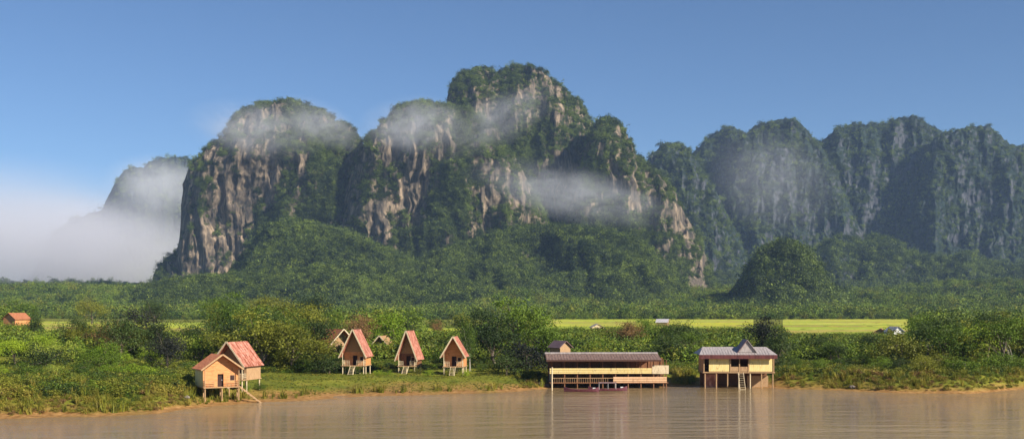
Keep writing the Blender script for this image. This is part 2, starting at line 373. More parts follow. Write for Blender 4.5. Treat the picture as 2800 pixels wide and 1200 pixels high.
mountain('knobbed right shoulder sloping down to the plain', [(1500, 800), (1560, 560), (1600, 400), (1622, 345), (1630, 328), (1653, 320), (1677, 323), (1708, 351), (1728, 380), (1739, 422), (1764, 443), (1800, 470), (1835, 505), (1862, 560), (1890, 610), (1920, 655), (1935, 710), (1948, 760), (1985, 800), (2020, 840)],
    2500, 2000, 'karst_rock', CLIFF, 22, 51, .44,
    [(1690, 470, 30, 60, .15), (1870, 660, 16, 50, .45), (1915, 710, 18, 60, .5), (1850, 600, 20, 40, .25), (1700, 640, 110, 60, -.35), (1780, 500, 40, 40, .1), (1650, 600, 60, 40, -.2)], trees=11000)
# wooded foothills in front
mountain('dark green wooded spur at the foot of the left massif', [(610, 800), (650, 720), (690, 660), (740, 615), (800, 600), (860, 612), (930, 625), (1000, 655), (1080, 690), (1160, 730), (1240, 800)],
    2150, 1750, 'karst_rock', SLOPE, 42, 61, .12, [(1000, 660, 20, 40, .3), (762, 770, 8, 30, .3)], trees=15000, rows=120)
mountain('dark green wooded spur under the tallest tower', [(1030, 810), (1100, 735), (1200, 690), (1300, 655), (1400, 625), (1500, 615), (1600, 625), (1700, 640), (1780, 680), (1840, 740), (1900, 820)],
    2200, 1750, 'karst_rock', SLOPE, 48, 71, .10, [(1422, 700, 14, 45, .8), (1440, 745, 34, 26, .55), (1330, 640, 30, 30, .1)], trees=22000, rows=120)
mountain('low wooded foothills left of the middle', [(300, 830), (380, 785), (440, 765), (520, 755), (600, 755), (700, 735), (800, 742), (900, 720), (1000, 735), (1150, 755), (1300, 770), (1400, 830)],
    1800, 1500, 'karst_rock', SLOPE, 20, 81, .05, trees=8000, rows=60)
# the blue range on the right
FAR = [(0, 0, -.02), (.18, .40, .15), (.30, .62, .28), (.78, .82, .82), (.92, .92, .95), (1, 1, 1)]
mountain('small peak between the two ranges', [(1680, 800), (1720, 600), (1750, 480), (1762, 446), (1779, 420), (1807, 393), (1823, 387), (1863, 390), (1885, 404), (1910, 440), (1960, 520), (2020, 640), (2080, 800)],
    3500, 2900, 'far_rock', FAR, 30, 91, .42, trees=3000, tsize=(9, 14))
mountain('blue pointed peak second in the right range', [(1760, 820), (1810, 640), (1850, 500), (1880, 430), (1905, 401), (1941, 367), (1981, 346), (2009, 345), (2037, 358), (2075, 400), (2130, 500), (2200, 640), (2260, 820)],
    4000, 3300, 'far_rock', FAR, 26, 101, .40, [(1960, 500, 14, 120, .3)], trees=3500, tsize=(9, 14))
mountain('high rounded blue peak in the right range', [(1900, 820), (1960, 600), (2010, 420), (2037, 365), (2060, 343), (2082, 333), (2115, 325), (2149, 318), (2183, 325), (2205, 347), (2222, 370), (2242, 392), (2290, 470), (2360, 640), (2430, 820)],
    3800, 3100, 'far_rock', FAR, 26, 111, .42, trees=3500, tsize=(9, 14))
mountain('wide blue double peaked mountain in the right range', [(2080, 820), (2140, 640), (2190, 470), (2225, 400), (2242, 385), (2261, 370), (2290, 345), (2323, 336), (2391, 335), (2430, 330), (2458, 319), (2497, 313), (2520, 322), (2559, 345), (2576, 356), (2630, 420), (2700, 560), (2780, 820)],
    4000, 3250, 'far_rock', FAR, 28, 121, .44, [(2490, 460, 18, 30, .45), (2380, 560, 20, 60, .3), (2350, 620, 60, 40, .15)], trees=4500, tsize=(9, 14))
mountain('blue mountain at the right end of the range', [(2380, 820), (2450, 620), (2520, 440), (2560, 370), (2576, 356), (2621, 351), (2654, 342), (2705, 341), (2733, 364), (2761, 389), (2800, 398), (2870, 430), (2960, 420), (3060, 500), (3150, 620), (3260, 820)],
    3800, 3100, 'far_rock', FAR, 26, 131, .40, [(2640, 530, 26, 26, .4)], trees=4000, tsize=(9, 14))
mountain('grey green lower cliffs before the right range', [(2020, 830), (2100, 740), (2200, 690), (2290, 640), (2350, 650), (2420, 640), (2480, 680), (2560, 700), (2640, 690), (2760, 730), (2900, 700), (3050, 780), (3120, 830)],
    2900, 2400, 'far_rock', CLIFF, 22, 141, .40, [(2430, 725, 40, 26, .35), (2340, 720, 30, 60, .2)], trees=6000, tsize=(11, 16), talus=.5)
mountain('low dark wooded rise along the right plain', [(1850, 838), (1950, 812), (2080, 800), (2250, 795), (2400, 790), (2560, 786), (2700, 792), (2850, 775), (3000, 780), (3200, 830)],
    2000, 1600, 'karst_rock', SLOPE, 16, 151, .0, trees=5000, rows=50)
mountain('rounded dark wooded knoll rising from the plain', [(1995, 845), (2022, 805), (2044, 765), (2066, 718), (2092, 690), (2122, 676), (2150, 670), (2182, 678), (2208, 694), (2222, 722), (2246, 742), (2262, 780), (2290, 805), (2325, 845)],
    1750, 1500, 'karst_rock', DOME, 26, 161, .16, [(2120, 700, 10, 16, .3), (2225, 760, 10, 30, .4)], trees=7500, tsize=(6, 13), rows=110, jag=7, name='hill')
# left distance
mountain('distant left hill half swallowed by fog', [(60, 800), (140, 640), (200, 592), (250, 578), (282, 566), (296, 530), (318, 490), (340, 462), (362, 450), (392, 456), (405, 440), (440, 428), (500, 424), (560, 440), (640, 470), (760, 600), (860, 800)],
    4800, 4100, 'far_rock', DOME, 30, 171, .35, trees=2500, tsize=(14, 20))
mountain('long low wooded rise on the left horizon', [(-700, 768), (-300, 766), (0, 760), (120, 766), (260, 763), (400, 770), (480, 790), (560, 830)],
    3000, 2500, 'karst_rock', SLOPE, 6, 181, .0, trees=2500, rows=50, tsize=(9, 13))

# ---------------------------------------------------------------- trees
def leaf_cloud(seed, nclump, per, leaf, clumps=None, r=(.42, .42, .36), c0=(0, 0, .62), spread=.11, up=.35):
    g = np.random.default_rng(seed)
    if clumps is None:
        d = g.normal(size=(nclump, 3)); d /= np.linalg.norm(d, axis=1)[:, None]
        rad = g.random(nclump)**.45
        lob = 1+.28*np.sin(3*np.arctan2(d[:, 1], d[:, 0])+seed)+.18*g.normal(size=nclump)
        clumps = np.array(c0)+d*rad[:, None]*np.array(r)*np.clip(lob, .5, 1.35)[:, None]
    sizes = spread*g.uniform(.55, 1.35, len(clumps))
    P = np.repeat(clumps, per, 0) + g.normal(size=(len(clumps)*per, 3))*np.repeat(sizes, per)[:, None]*np.array([1, 1, .62])
    n = len(P); nr = g.normal(size=(n, 3)); nr[:, 2] = np.abs(nr[:, 2])+up
    nr += (P-np.repeat(clumps, per, 0))/spread*.6
    nr /= np.linalg.norm(nr, axis=1)[:, None]
    t = np.cross(nr, g.normal(size=(n, 3))); t /= np.linalg.norm(t, axis=1)[:, None]; bt = np.cross(nr, t)
    s = leaf*g.uniform(.6, 1.4, n)[:, None]
    v = np.stack([P-t*s*.9, P-bt*s*.5+nr*s*.15, P+t*s*.9, P+bt*s*.5+nr*s*.15], 1).reshape(-1, 3)
    return v, np.arange(n*4).reshape(-1, 4), clumps
def crown_mesh(name, **k):
    v, f, cl = leaf_cloud(**k); return np_mesh(name, v, f), cl
def trunk_mesh(name, cl, seed, r0=.022, h=.55, lean=0):
    g = np.random.default_rng(seed); mb = MB(); p = np.array([0., 0, -.04]); r = r0*1.35
    pts = [p]
    for i in range(5):
        q = p+np.array([g.normal()*.015+lean*.05, g.normal()*.015, h/5+.01]); r2 = r*.84
        mb.prism(p, q, r, r2, 8); p, r = q, r2; pts.append(p)
    idx = g.choice(len(cl), min(14, len(cl)), replace=False)
    for k in idx:
        a = pts[g.integers(2, 6)]; e = cl[k]; m_ = (a+e)/2+np.array([0, 0, -.03]); mb.prism(a, m_, r0*.42, r0*.27, 5); mb.prism(m_, e, r0*.27, r0*.09, 5)
    me = bpy.data.meshes.new(name); me.from_pydata(mb.v, [], mb.f); me.update(); me.materials.append(MATS['bark']); return me
KINDS = {}
def kind(key, nv, trunk=True, **k):
    KINDS[key] = []
    for i in range(nv):
        cm, cl = crown_mesh('crown', seed=hash(key) % 97+i*13 if False else sum(map(ord, key))+i*13, **k)
        cm.materials.append(MATS['leaf_mid'])
        KINDS[key].append((cm, trunk_mesh('trunk', cl, i+5) if trunk else None))
kind('broad', 4, nclump=70, per=60, leaf=.020, r=(.46, .46, .34), c0=(0, 0, .63), spread=.085)
kind('tall', 3, nclump=60, per=60, leaf=.018, r=(.25, .25, .42), c0=(0, 0, .58), spread=.075)
kind('bush', 4, nclump=55, per=60, leaf=.026, r=(.62, .62, .44), c0=(0, 0, .42), spread=.10)
kind('high', 3, nclump=42, per=70, leaf=.020, r=(.40, .40, .20), c0=(0, 0, .75), spread=.075)
PLANTS = 0
def plant(px, top, D, k='broad', m='leaf_mid', wide=1.0, label=None, cat='tree', group=None, name=None, seed=None, bark=None):
    """a tree or shrub whose foot stands on the ground at distance D and whose crown reaches row `top`"""
    global PLANTS
    PLANTS += 1; g = random.Random(PLANTS*7+1 if seed is None else seed)
    x = X(px, D); z0 = gz(x, D); h = Z(top, D)-z0
    if h < .8: h = .8
    cm, tm = KINDS[k][g.randrange(len(KINDS[k]))]
    e = empty(name or ('shrub' if k == 'bush' else 'tree'), (x, D, z0-.05), g.uniform(0, 6.28)); e.scale = (h*wide, h*wide, h)
    c = bpy.data.objects.new('crown', cm); C.objects.link(c); c.parent = e
    c.material_slots[0].link = 'OBJECT'; c.material_slots[0].material = MATS[m]
    if tm:
        t = bpy.data.objects.new('trunk' if k != 'bush' else 'stem', tm); C.objects.link(t); t.parent = e
        if bark: t.material_slots[0].link = 'OBJECT'; t.material_slots[0].material = MATS[bark]
    tag(e, label, cat, group); return e

# named trees first
plant(1425, 815, 262, 'broad', 'leaf_mid', 1.05, 'tallest green tree left of the long riverside restaurant')
plant(1350, 868, 246, 'broad', 'leaf_dark', 1.25, 'wide dark tree between the third bungalow and the tallest green tree')
plant(1490, 880, 255, 'broad', 'leaf_mid', 1.1, 'green tree just behind the left end of the long restaurant')
plant(1440, 925, 226, 'bush', 'leaf_blackish', 1.3, 'blackish shrub on the bank left of the long restaurant', 'shrub')
plant(1385, 950, 222, 'bush', 'leaf_dark', 1.3, 'dark shrub between the third bungalow and the blackish shrub', 'shrub')
plant(1283, 868, 232, 'tall', 'leaf_mid', .55, 'slim tree with pale trunk right beside the third bungalow', bark='pale_bark')
plant(375, 838, 262, 'broad', 'leaf_blackish', .95, 'almost black tree standing high behind the left bank shrubs')
plant(455, 905, 205, 'broad', 'leaf_blackish', 1.0, 'blackish tree between the left bank shrubs and the orange stilt bungalow')
plant(500, 880, 236, 'bush', 'leaf_yellow', .75, 'rounded yellow green shrub standing on the left', 'shrub')
plant(290, 878, 250, 'broad', 'leaf_brown', .9, 'brownish half bare tree behind the left bank shrubs')
plant(2090, 862, 262, 'broad', 'leaf_blackish', .85, 'blackish tree behind the right end of the yellow pavilion')
plant(2125, 905, 238, 'broad', 'leaf_dark', 1.0, 'dark tree just right of the yellow pavilion')
plant(2530, 855, 268, 'broad', 'leaf_mid', 1.0, 'tall green tree at the right end of the rice field')
plant(2660, 885, 240, 'broad', 'leaf_bright', 1.15, 'broad bright green tree near the right end of the far bank')
plant(2745, 850, 262, 'tall', 'leaf_olive', .9, 'tall olive tree near the right edge of the view')
plant(2850, 850, 250, 'broad', 'leaf_mid', 1.1, 'broad tree cut by the right edge of the view')
plant(95, 850, 330, 'tall', 'leaf_dark', .9, 'slim dark tree right of the orange house on the left')
plant(115, 905, 235, 'broad', 'leaf_bright', 1.0, 'bright green tree below the orange house on the left')
plant(1065, 848, 285, 'broad', 'leaf_bright', 1.0, 'emerald tree rising between the first and second bungalows')
plant(985, 860, 270, 'tall', 'leaf_brown', 1.0, 'reddish brown tree behind the first bungalow')

# repeated plants
rg = random.Random(42)
COL = {'leaf_mid': 'mid green', 'leaf_dark': 'dark green', 'leaf_olive': 'olive', 'leaf_bright': 'bright green', 'leaf_brown': 'brownish', 'leaf_yellow': 'yellow green', 'leaf_blackish': 'blackish'}
ORD = ['first', 'second', 'third', 'fourth', 'fifth', 'sixth', 'seventh', 'eighth', 'ninth', 'tenth', 'eleventh', 'twelfth', 'thirteenth', 'fourteenth']
WD = {'high': 'high crowned tree', 'bush': 'shrub', 'broad': 'tree', 'tall': 'slender tree'}
def belt(n, x0, x1, top, dr, kinds, mats, where, wide=(.9, 1.2), jit=12):
    for i in range(n):
        px = x0+(x1-x0)*(i+rg.random())/n; k = rg.choice(kinds); m_ = rg.choice(mats); D = rg.uniform(*dr)
        D = max(D, float(edge(px))+4)
        t = (top(px) if callable(top) else top)+rg.uniform(-jit, jit)
        plant(px, t, D, k, m_, rg.uniform(*wide), '%s %s, %s from left in the %s' % (COL[m_], WD[k], ORD[i], where), 'shrub' if k == 'bush' else 'tree', 'plants of the '+where)
G, Bt, Dk, Ol, Br, Ye = 'leaf_mid', 'leaf_bright', 'leaf_dark', 'leaf_olive', 'leaf_brown', 'leaf_yellow'
itp = lambda *p: (lambda q: float(np.interp(q, [a for a, _ in p], [b_ for _, b_ in p])))
belt(12, -60, 440, itp((0, 1045), (420, 1050)), (168, 180), ['bush'], [Ol, G, Ol, Dk, Ye], 'row nearest the water on the left bank', (1.0, 1.6), 14)
belt(12, -60, 480, itp((0, 995), (200, 985), (440, 1005)), (182, 198), ['bush'], [G, Bt, Dk, Ye, Bt, Ol], 'second row up the left bank', (1.0, 1.4), 16)
belt(12, -60, 450, itp((0, 935), (200, 930), (430, 950)), (205, 232), ['bush', 'broad', 'high'], [G, Bt, Dk, Bt, Ye], 'third row up the left bank', (.9, 1.3), 18)
belt(9, 150, 480, itp((150, 905), (300, 885), (480, 915)), (235, 280), ['broad', 'bush', 'high'], [G, Dk, Ol], 'trees behind the left bank', (.9, 1.2), 16)
belt(8, 545, 900, itp((545, 895), (700, 865), (900, 900)), (225, 262), ['broad'], [Ol, Ol, G], 'trees behind the pink roofed bungalow', (1.0, 1.3), 20)
belt(8, 560, 930, itp((560, 835), (750, 822), (930, 850)), (290, 380), ['broad', 'tall', 'high'], [Ol, G, Ol], 'far trees behind pink roofed bungalow', (1.0, 1.4), 14)
belt(6, 720, 920, itp((720, 950), (920, 960)), (222, 236), ['bush'], [Ol, G, Dk], 'hedge left of the lawn', (1.0, 1.4), 12)
belt(11, 930, 1320, itp((930, 945), (1320, 930)), (240, 275), ['bush', 'broad', 'high'], [Ol, G, Br, G], 'greenery behind the lawn bungalows', (.8, 1.2), 16)
belt(7, 940, 1300, itp((940, 870), (1150, 862), (1300, 862)), (300, 400), ['broad', 'tall', 'high'], [G, Ol, Br, Dk], 'far trees behind the lawn bungalows', (.8, 1.2), 14)
belt(9, 1480, 1900, itp((1480, 925), (1700, 922), (1900, 912)), (235, 285), ['broad', 'bush', 'high'], [G, Dk, Ol, Dk], 'trees just behind the long restaurant', (1.0, 1.4), 14)
belt(8, 1560, 1960, itp((1540, 908), (1700, 900), (1960, 903)), (330, 440), ['broad', 'bush', 'high'], [G, Ol, Dk, Br], 'farther trees behind the restaurant', (1.0, 1.4), 10)
belt(3, 1690, 1860, 872, (300, 340), ['broad'], [Ol, Br, G], 'trees over the restaurant right end', (.9, 1.3), 8)
belt(7, 2130, 2500, itp((2120, 935), (2500, 935)), (240, 290), ['bush', 'broad', 'high'], [G, Dk, G, Bt], 'trees right of the yellow pavilion', (1.0, 1.4), 12)
belt(8, 2120, 2480, itp((2120, 968), (2480, 975)), (218, 236), ['bush'], [G, Dk, G], 'bank shrubs right of the yellow pavilion', (1.0, 1.4), 14)
belt(9, 2450, 2900, itp((2440, 895), (2600, 870), (2900, 880)), (225, 275), ['broad', 'bush', 'high'], [G, Dk, G, Ol], 'tall belt near the right edge', (.9, 1.25), 18)
belt(10, 2440, 2900, itp((2440, 965), (2900, 960)), (208, 225), ['bush'], [G, Dk, Ol, Ol], 'bank shrubs near the right edge', (1.0, 1.4), 14)
belt(7, 1850, 2130, 985, (225, 240), ['bush'], [Dk, G], 'low greenery around the yellow pavilion', (1.0, 1.3), 8)
belt(12, 750, 1330, 988, (231, 237), ['bush'], [Dk, G, Dk], 'low dark hedge behind the lawn', (1.3, 1.8), 5)
belt(5, 520, 720, 1048, (184, 190), ['bush'], [Ol, G], 'bushes under the left stilt bungalows', (1.1, 1.5), 8)
belt(6, 1010, 1290, 1004, (217, 221), ['bush'], [Ol, G, Bt], 'small bushes beside the lawn bungalows', (1.0, 1.4), 3)
for q_, (px, t, D, w_) in enumerate([(215, 862, 268, 1.0), (330, 858, 240, 1.0), (425, 868, 250, .9), (530, 872, 238, 1.0), (640, 862, 246, 1.0), (760, 852, 268, 1.0), (870, 862, 262, 1.0), (1320, 835, 275, 1.1), (1880, 870, 280, .9), (2250, 915, 262, 1.2), (2380, 912, 270, 1.1), (2580, 848, 250, 1.0), (2700, 850, 258, 1.0)]):
    plant(px, t, D, 'broad', 'leaf_dark', w_, 'full dark green tree, %s from left among the largest dark bank trees' % ORD[q_], 'tree', 'largest dark trees along the bank')
for q_, (px, t, D) in enumerate([(60, 820, 640), (250, 812, 760), (420, 818, 620), (610, 800, 560), (730, 805, 620), (860, 800, 700)]):
    plant(px, t, D, 'broad', [G, Ol, Dk][q_ % 3], 1.3, '%s broad tree, %s from left of the large crowns over the left plain' % (COL[[G, Ol, Dk][q_ % 3]], ORD[q_]), 'tree', 'large crowns over the left plain')

# ---------------------------------------------------------------- instanced wood and undergrowth
def far_variant(i, n, leaf, r, c0=(0, 0, .5)):
    cm, _ = crown_mesh('wood_tree', seed=900+i, nclump=n, per=12, leaf=leaf, r=r, c0=c0, spread=.14, up=.5)
    return cm
def scatter(name, label, cat, pts, sizes, meshes, mats, flat=1.0, seed=0):
    src = bpy.data.collections.new(name+'_source')
    for i, me in enumerate(meshes):
        me = me.copy(); me.materials.clear(); me.materials.append(MATS[mats[i % len(mats)]])
        o = bpy.data.objects.new(name+'_source', me); src.objects.link(o)
    g = np.random.default_rng(seed+1); n_ = len(pts)
    me = bpy.data.meshes.new(name); me.vertices.add(n_); me.vertices.foreach_set('co', np.asarray(pts, np.float32).ravel())
    a = me.attributes.new('sz', 'FLOAT_VECTOR', 'POINT'); sx = np.asarray(sizes); wd = sx*g.uniform(.85, 1.25, n_)
    a.data.foreach_set('vector', np.stack([wd, wd, sx*flat], -1).astype(np.float32).ravel())
    a = me.attributes.new('rt', 'FLOAT_VECTOR', 'POINT')
    a.data.foreach_set('vector', np.stack([g.normal(size=n_)*.12, g.normal(size=n_)*.12, g.uniform(0, 6.28, n_)], -1).astype(np.float32).ravel())
    o = bpy.data.objects.new(name, me); C.objects.link(o); tag(o, label, cat, kind='stuff')
    ng = bpy.data.node_groups.new(name, 'GeometryNodeTree')
    ng.interface.new_socket('Geometry', in_out='INPUT', socket_type='NodeSocketGeometry'); ng.interface.new_socket('Geometry', in_out='OUTPUT', socket_type='NodeSocketGeometry')
    gi = ng.nodes.new('NodeGroupInput'); go = ng.nodes.new('NodeGroupOutput'); ip = ng.nodes.new('GeometryNodeInstanceOnPoints')
    ci = ng.nodes.new('GeometryNodeCollectionInfo'); ci.inputs['Collection'].default_value = src; ci.inputs['Separate Children'].default_value = True
    for nm, sock in (('sz', 'Scale'), ('rt', 'Rotation')):
        na = ng.nodes.new('GeometryNodeInputNamedAttribute'); na.data_type = 'FLOAT_VECTOR'; na.inputs['Name'].default_value = nm
        ng.links.new([q for q in na.outputs if q.enabled][0], ip.inputs[sock])
    ip.inputs['Pick Instance'].default_value = True
    ng.links.new(gi.outputs[0], ip.inputs['Points']); ng.links.new(ci.outputs[0], ip.inputs['Instance']); ng.links.new(ip.outputs[0], go.inputs[0])
    md = o.modifiers.new('scatter', 'NODES'); md.node_group = ng
    return o
FV = [far_variant(i, 22, .075, (.46, .46, .40)) for i in range(3)]+[far_variant(5, 16, .06, (.26, .26, .46), (0, 0, .6)), far_variant(6, 26, .06, (.62, .55, .26), (0, 0, .6)), far_variant(7, 34, .05, (.55, .5, .42), (.05, 0, .55)), far_variant(8, 9, .085, (.40, .34, .34))]
P = np.concatenate([p for p, s in FOREST]); S_ = np.concatenate([s for p, s in FOREST])
scatter('mountain_forest', 'dark green forest clinging to the mountain slopes and ledges', 'forest', P, S_, FV, ['leaf_hill', 'leaf_hill_dark', 'leaf_hill', 'leaf_hill_bright', 'leaf_hill_dark', 'leaf_hill', 'leaf_hill_bright'], 1.0, 3)

# the plain behind the bank: wood with open rice fields
FIELDS = [(1500, 2052, 500, 1180), (2150, 2490, 440, 1180), (60, 640, 430, 860), (1150, 1310, 400, 620)]
def in_field(px, y):
    f = np.zeros(px.shape, bool)
    for a, b_, c_, d_ in FIELDS: f |= (px > a+10*np.sin(y/60)) & (px < b_+12*np.sin(y/45+1)) & (y > c_) & (y < d_)
    return f
n_ = 60000
q = rng.random(n_); yy = 1/(1/255+(1/2600-1/255)*q**1.0)          # dense where the picture sees it
yy = np.where(rng.random(n_) < .5, 1180+rng.random(n_)*1300, yy)
pp = rng.uniform(-300, 3100, n_); keep = ~in_field(pp, yy)
clear = (yy < 1150) & (pp > 1480) & (pp < 2520) & (yy > 300)       # open foreground of the fields: low scrub only
hh = (5+11*rng.random(n_)**2.2)*np.where(yy > 1200, 1.25, .85)
hh = np.where(clear, rng.uniform(1.5, 3.2, n_), hh)
hh = np.where((yy < 520), rng.uniform(2.5, 6.0, n_), hh)
topmax = np.where(yy < 1150, HC-(np.where((pp > 2140) & (pp < 2500), 58, np.where(pp < 700, 52, 40))/F)*yy, 99)
hh = np.minimum(hh, np.where((pp < 100) | (pp > 2520) | ((pp > 660) & (pp < 1130)), 99, np.maximum(topmax-4, .7)*rng.uniform(.5, 1, n_)))
pp, yy, hh = pp[keep], yy[keep], hh[keep]
xx = X(pp, yy); zz = ground_z(xx, yy)
scatter('wood', 'low wood and scrub covering the plain between bank and mountains', 'wood', np.stack([xx, yy, zz-.15*hh], -1), hh, FV, ['leaf_far', 'leaf_mid', 'leaf_far', 'leaf_olive', 'leaf_hill'], 1.0, 5)

# undergrowth on the bank and at the water's edge
BV = [crown_mesh('tuft', seed=700+i, nclump=12, per=22, leaf=.07, r=(.5, .5, .3), c0=(0, 0, .3), spread=.16, up=.5)[0] for i in range(4)]
n_ = 30000
pp = rng.uniform(-200, 3000, n_); tt = rng.random(n_)**1.2*75
yy = edge(pp)+tt+.6; lawn = (pp > 650) & (pp < 1420) & (tt < 46)
resto = ((pp > 1490) & (pp < 1840) & (tt < 16)) | ((pp > 1900) & (pp < 2120) & (tt < 16)) | ((pp > 515) & (pp < 760) & (tt < 26))
hh = np.where(tt < 9, rng.uniform(.3, 1.1, n_), rng.uniform(.7, 2.2, n_)); hh = np.where(lawn, rng.uniform(.12, .35, n_), hh)
hh = np.where(resto, rng.uniform(.1, .3, n_), hh)
xx = X(pp, yy); zz = ground_z(xx, yy); k_ = (zz > .25) & ((tt > 3.5) | (rng.random(n_) < .35))
low = tt < 9+7*vn(pp/60, 0, 0, 12)
for lab, sel, ms in (('tangled green undergrowth higher up the far bank', k_ & ~low, ['leaf_mid', 'leaf_olive', 'leaf_dark', 'leaf_olive']), ('dry yellow brown weeds along the water edge of the far bank', k_ & low, ['leaf_dry', 'leaf_olive', 'leaf_dry', 'leaf_brown'])):
    scatter('undergrowth', lab, 'undergrowth', np.stack([xx, yy, zz-.05], -1)[sel], hh[sel], BV, ms, 1.0, 6)

def blades(seed, nb):
    g = np.random.default_rng(seed); V = []; 
    for i in range(nb):
        a = g.uniform(0, 6.28); r0 = .22*g.random()**.5; x0, y0 = r0*math.cos(a), r0*math.sin(a); b_ = g.uniform(0, 6.28); ln = g.uniform(.5, 1.0); lean = g.uniform(.1, .55)
        dx, dy = math.cos(b_), math.sin(b_); w_ = .022
        p0 = (x0, y0, 0); p1 = (x0+dx*lean*.35, y0+dy*lean*.35, ln*.62); p2 = (x0+dx*lean, y0+dy*lean, ln*(1-lean*.3))
        V += [(p0[0]-dy*w_, p0[1]+dx*w_, 0), (p0[0]+dy*w_, p0[1]-dx*w_, 0), (p1[0]+dy*w_*.8, p1[1]-dx*w_*.8, p1[2]), (p1[0]-dy*w_*.8, p1[1]+dx*w_*.8, p1[2])]
        V += [(p1[0]-dy*w_*.8, p1[1]+dx*w_*.8, p1[2]), (p1[0]+dy*w_*.8, p1[1]-dx*w_*.8, p1[2]), (p2[0]+dy*.003, p2[1]-dx*.003, p2[2]), (p2[0]-dy*.003, p2[1]+dx*.003, p2[2])]
    return np_mesh('grass', np.array(V), np.arange(len(V)).reshape(-1, 4))
n_ = 16000
pp = rng.uniform(-200, 3000, n_); tt = 1.5+rng.random(n_)**1.1*38; yy = edge(pp)+tt
lawn = (pp > 650) & (pp < 1420) & (tt > 6); resto = ((pp > 1490) & (pp < 1840) | (pp > 1900) & (pp < 2120)) & (tt < 16)
hh = (.35+1.7*rng.random(n_)**2.5)*np.where(lawn, .3, 1)*np.where(resto, .2, 1)
cl_ = (fbm(pp/40, tt/6, 0, 44, 3)+.35*rng.normal(size=n_)) > .1
xx = X(pp, yy); zz = ground_z(xx, yy); k_ = (zz > .2) & cl_
scatter('tall_grass', 'tall upright grasses standing in patches along the far bank', 'grass', np.stack([xx, yy, zz-.05], -1)[k_], hh[k_], [blades(i, 26) for i in range(3)], ['leaf_olive', 'leaf_dry', 'leaf_olive'], 1.0, 9)

# rice fields as sheets on the plain
def field(px0, px1, d0, d1, label, seed):
    uu = np.linspace(px0, px1, 60); dd = np.geomspace(d0, d1, 40); Uf, Df_ = np.meshgrid(uu, dd, indexing='ij')
    xf = X(Uf, Df_); zf = ground_z(xf, Df_)+.22
    tag(link('rice_field', np_mesh('rice_field', np.stack([xf, Df_, zf], -1).reshape(-1, 3), grid_faces(60, 40), True), 'rice'), label, 'rice field', kind='structure')
m, n, b = mat('rice', .9, .15)
g = N(n, 'ShaderNodeNewGeometry'); mp = N(n, 'ShaderNodeMapping'); mp.inputs['Scale'].default_value = (.010, .030, .02); n.links.new(g.outputs['Position'], mp.inputs[0])
vo = N(n, 'ShaderNodeTexVoronoi', Scale=1.0); n.links.new(mp.outputs[0], vo.inputs[0])
r = ramp(n, [(.15, (.34, .40, .03)), (.35, (.66, .60, .04)), (.55, (.36, .46, .04)), (.75, (.66, .62, .09)), (.9, (.42, .28, .08))], None); sx = N(n, 'ShaderNodeSeparateColor'); n.links.new(vo.outputs['Color'], sx.inputs[0]); n.links.new(sx.outputs[0], r.inputs[0])
no = N(n, 'ShaderNodeTexNoise', Scale=.4, Detail=6.0); n.links.new(g.outputs['Position'], no.inputs[0])
no2 = N(n, 'ShaderNodeMath', operation='MULTIPLY'); no2.inputs[1].default_value = .5; n.links.new(no.outputs[0], no2.inputs[0]); c = mix(n, r.outputs[0], (.2, .22, .03), no2.outputs[0]); n.links.new(c, b.inputs['Base Color'])
field(1490, 2060, 490, 1200, 'yellow green rice field behind the long restaurant', 1)
field(2140, 2500, 430, 1200, 'bright yellow green rice field right of the knoll', 2)
field(50, 660, 420, 880, 'pale green field glimpsed behind the left bank trees', 3)
field(1140, 1320, 390, 630, 'bright green field behind the second and third bungalows', 5)

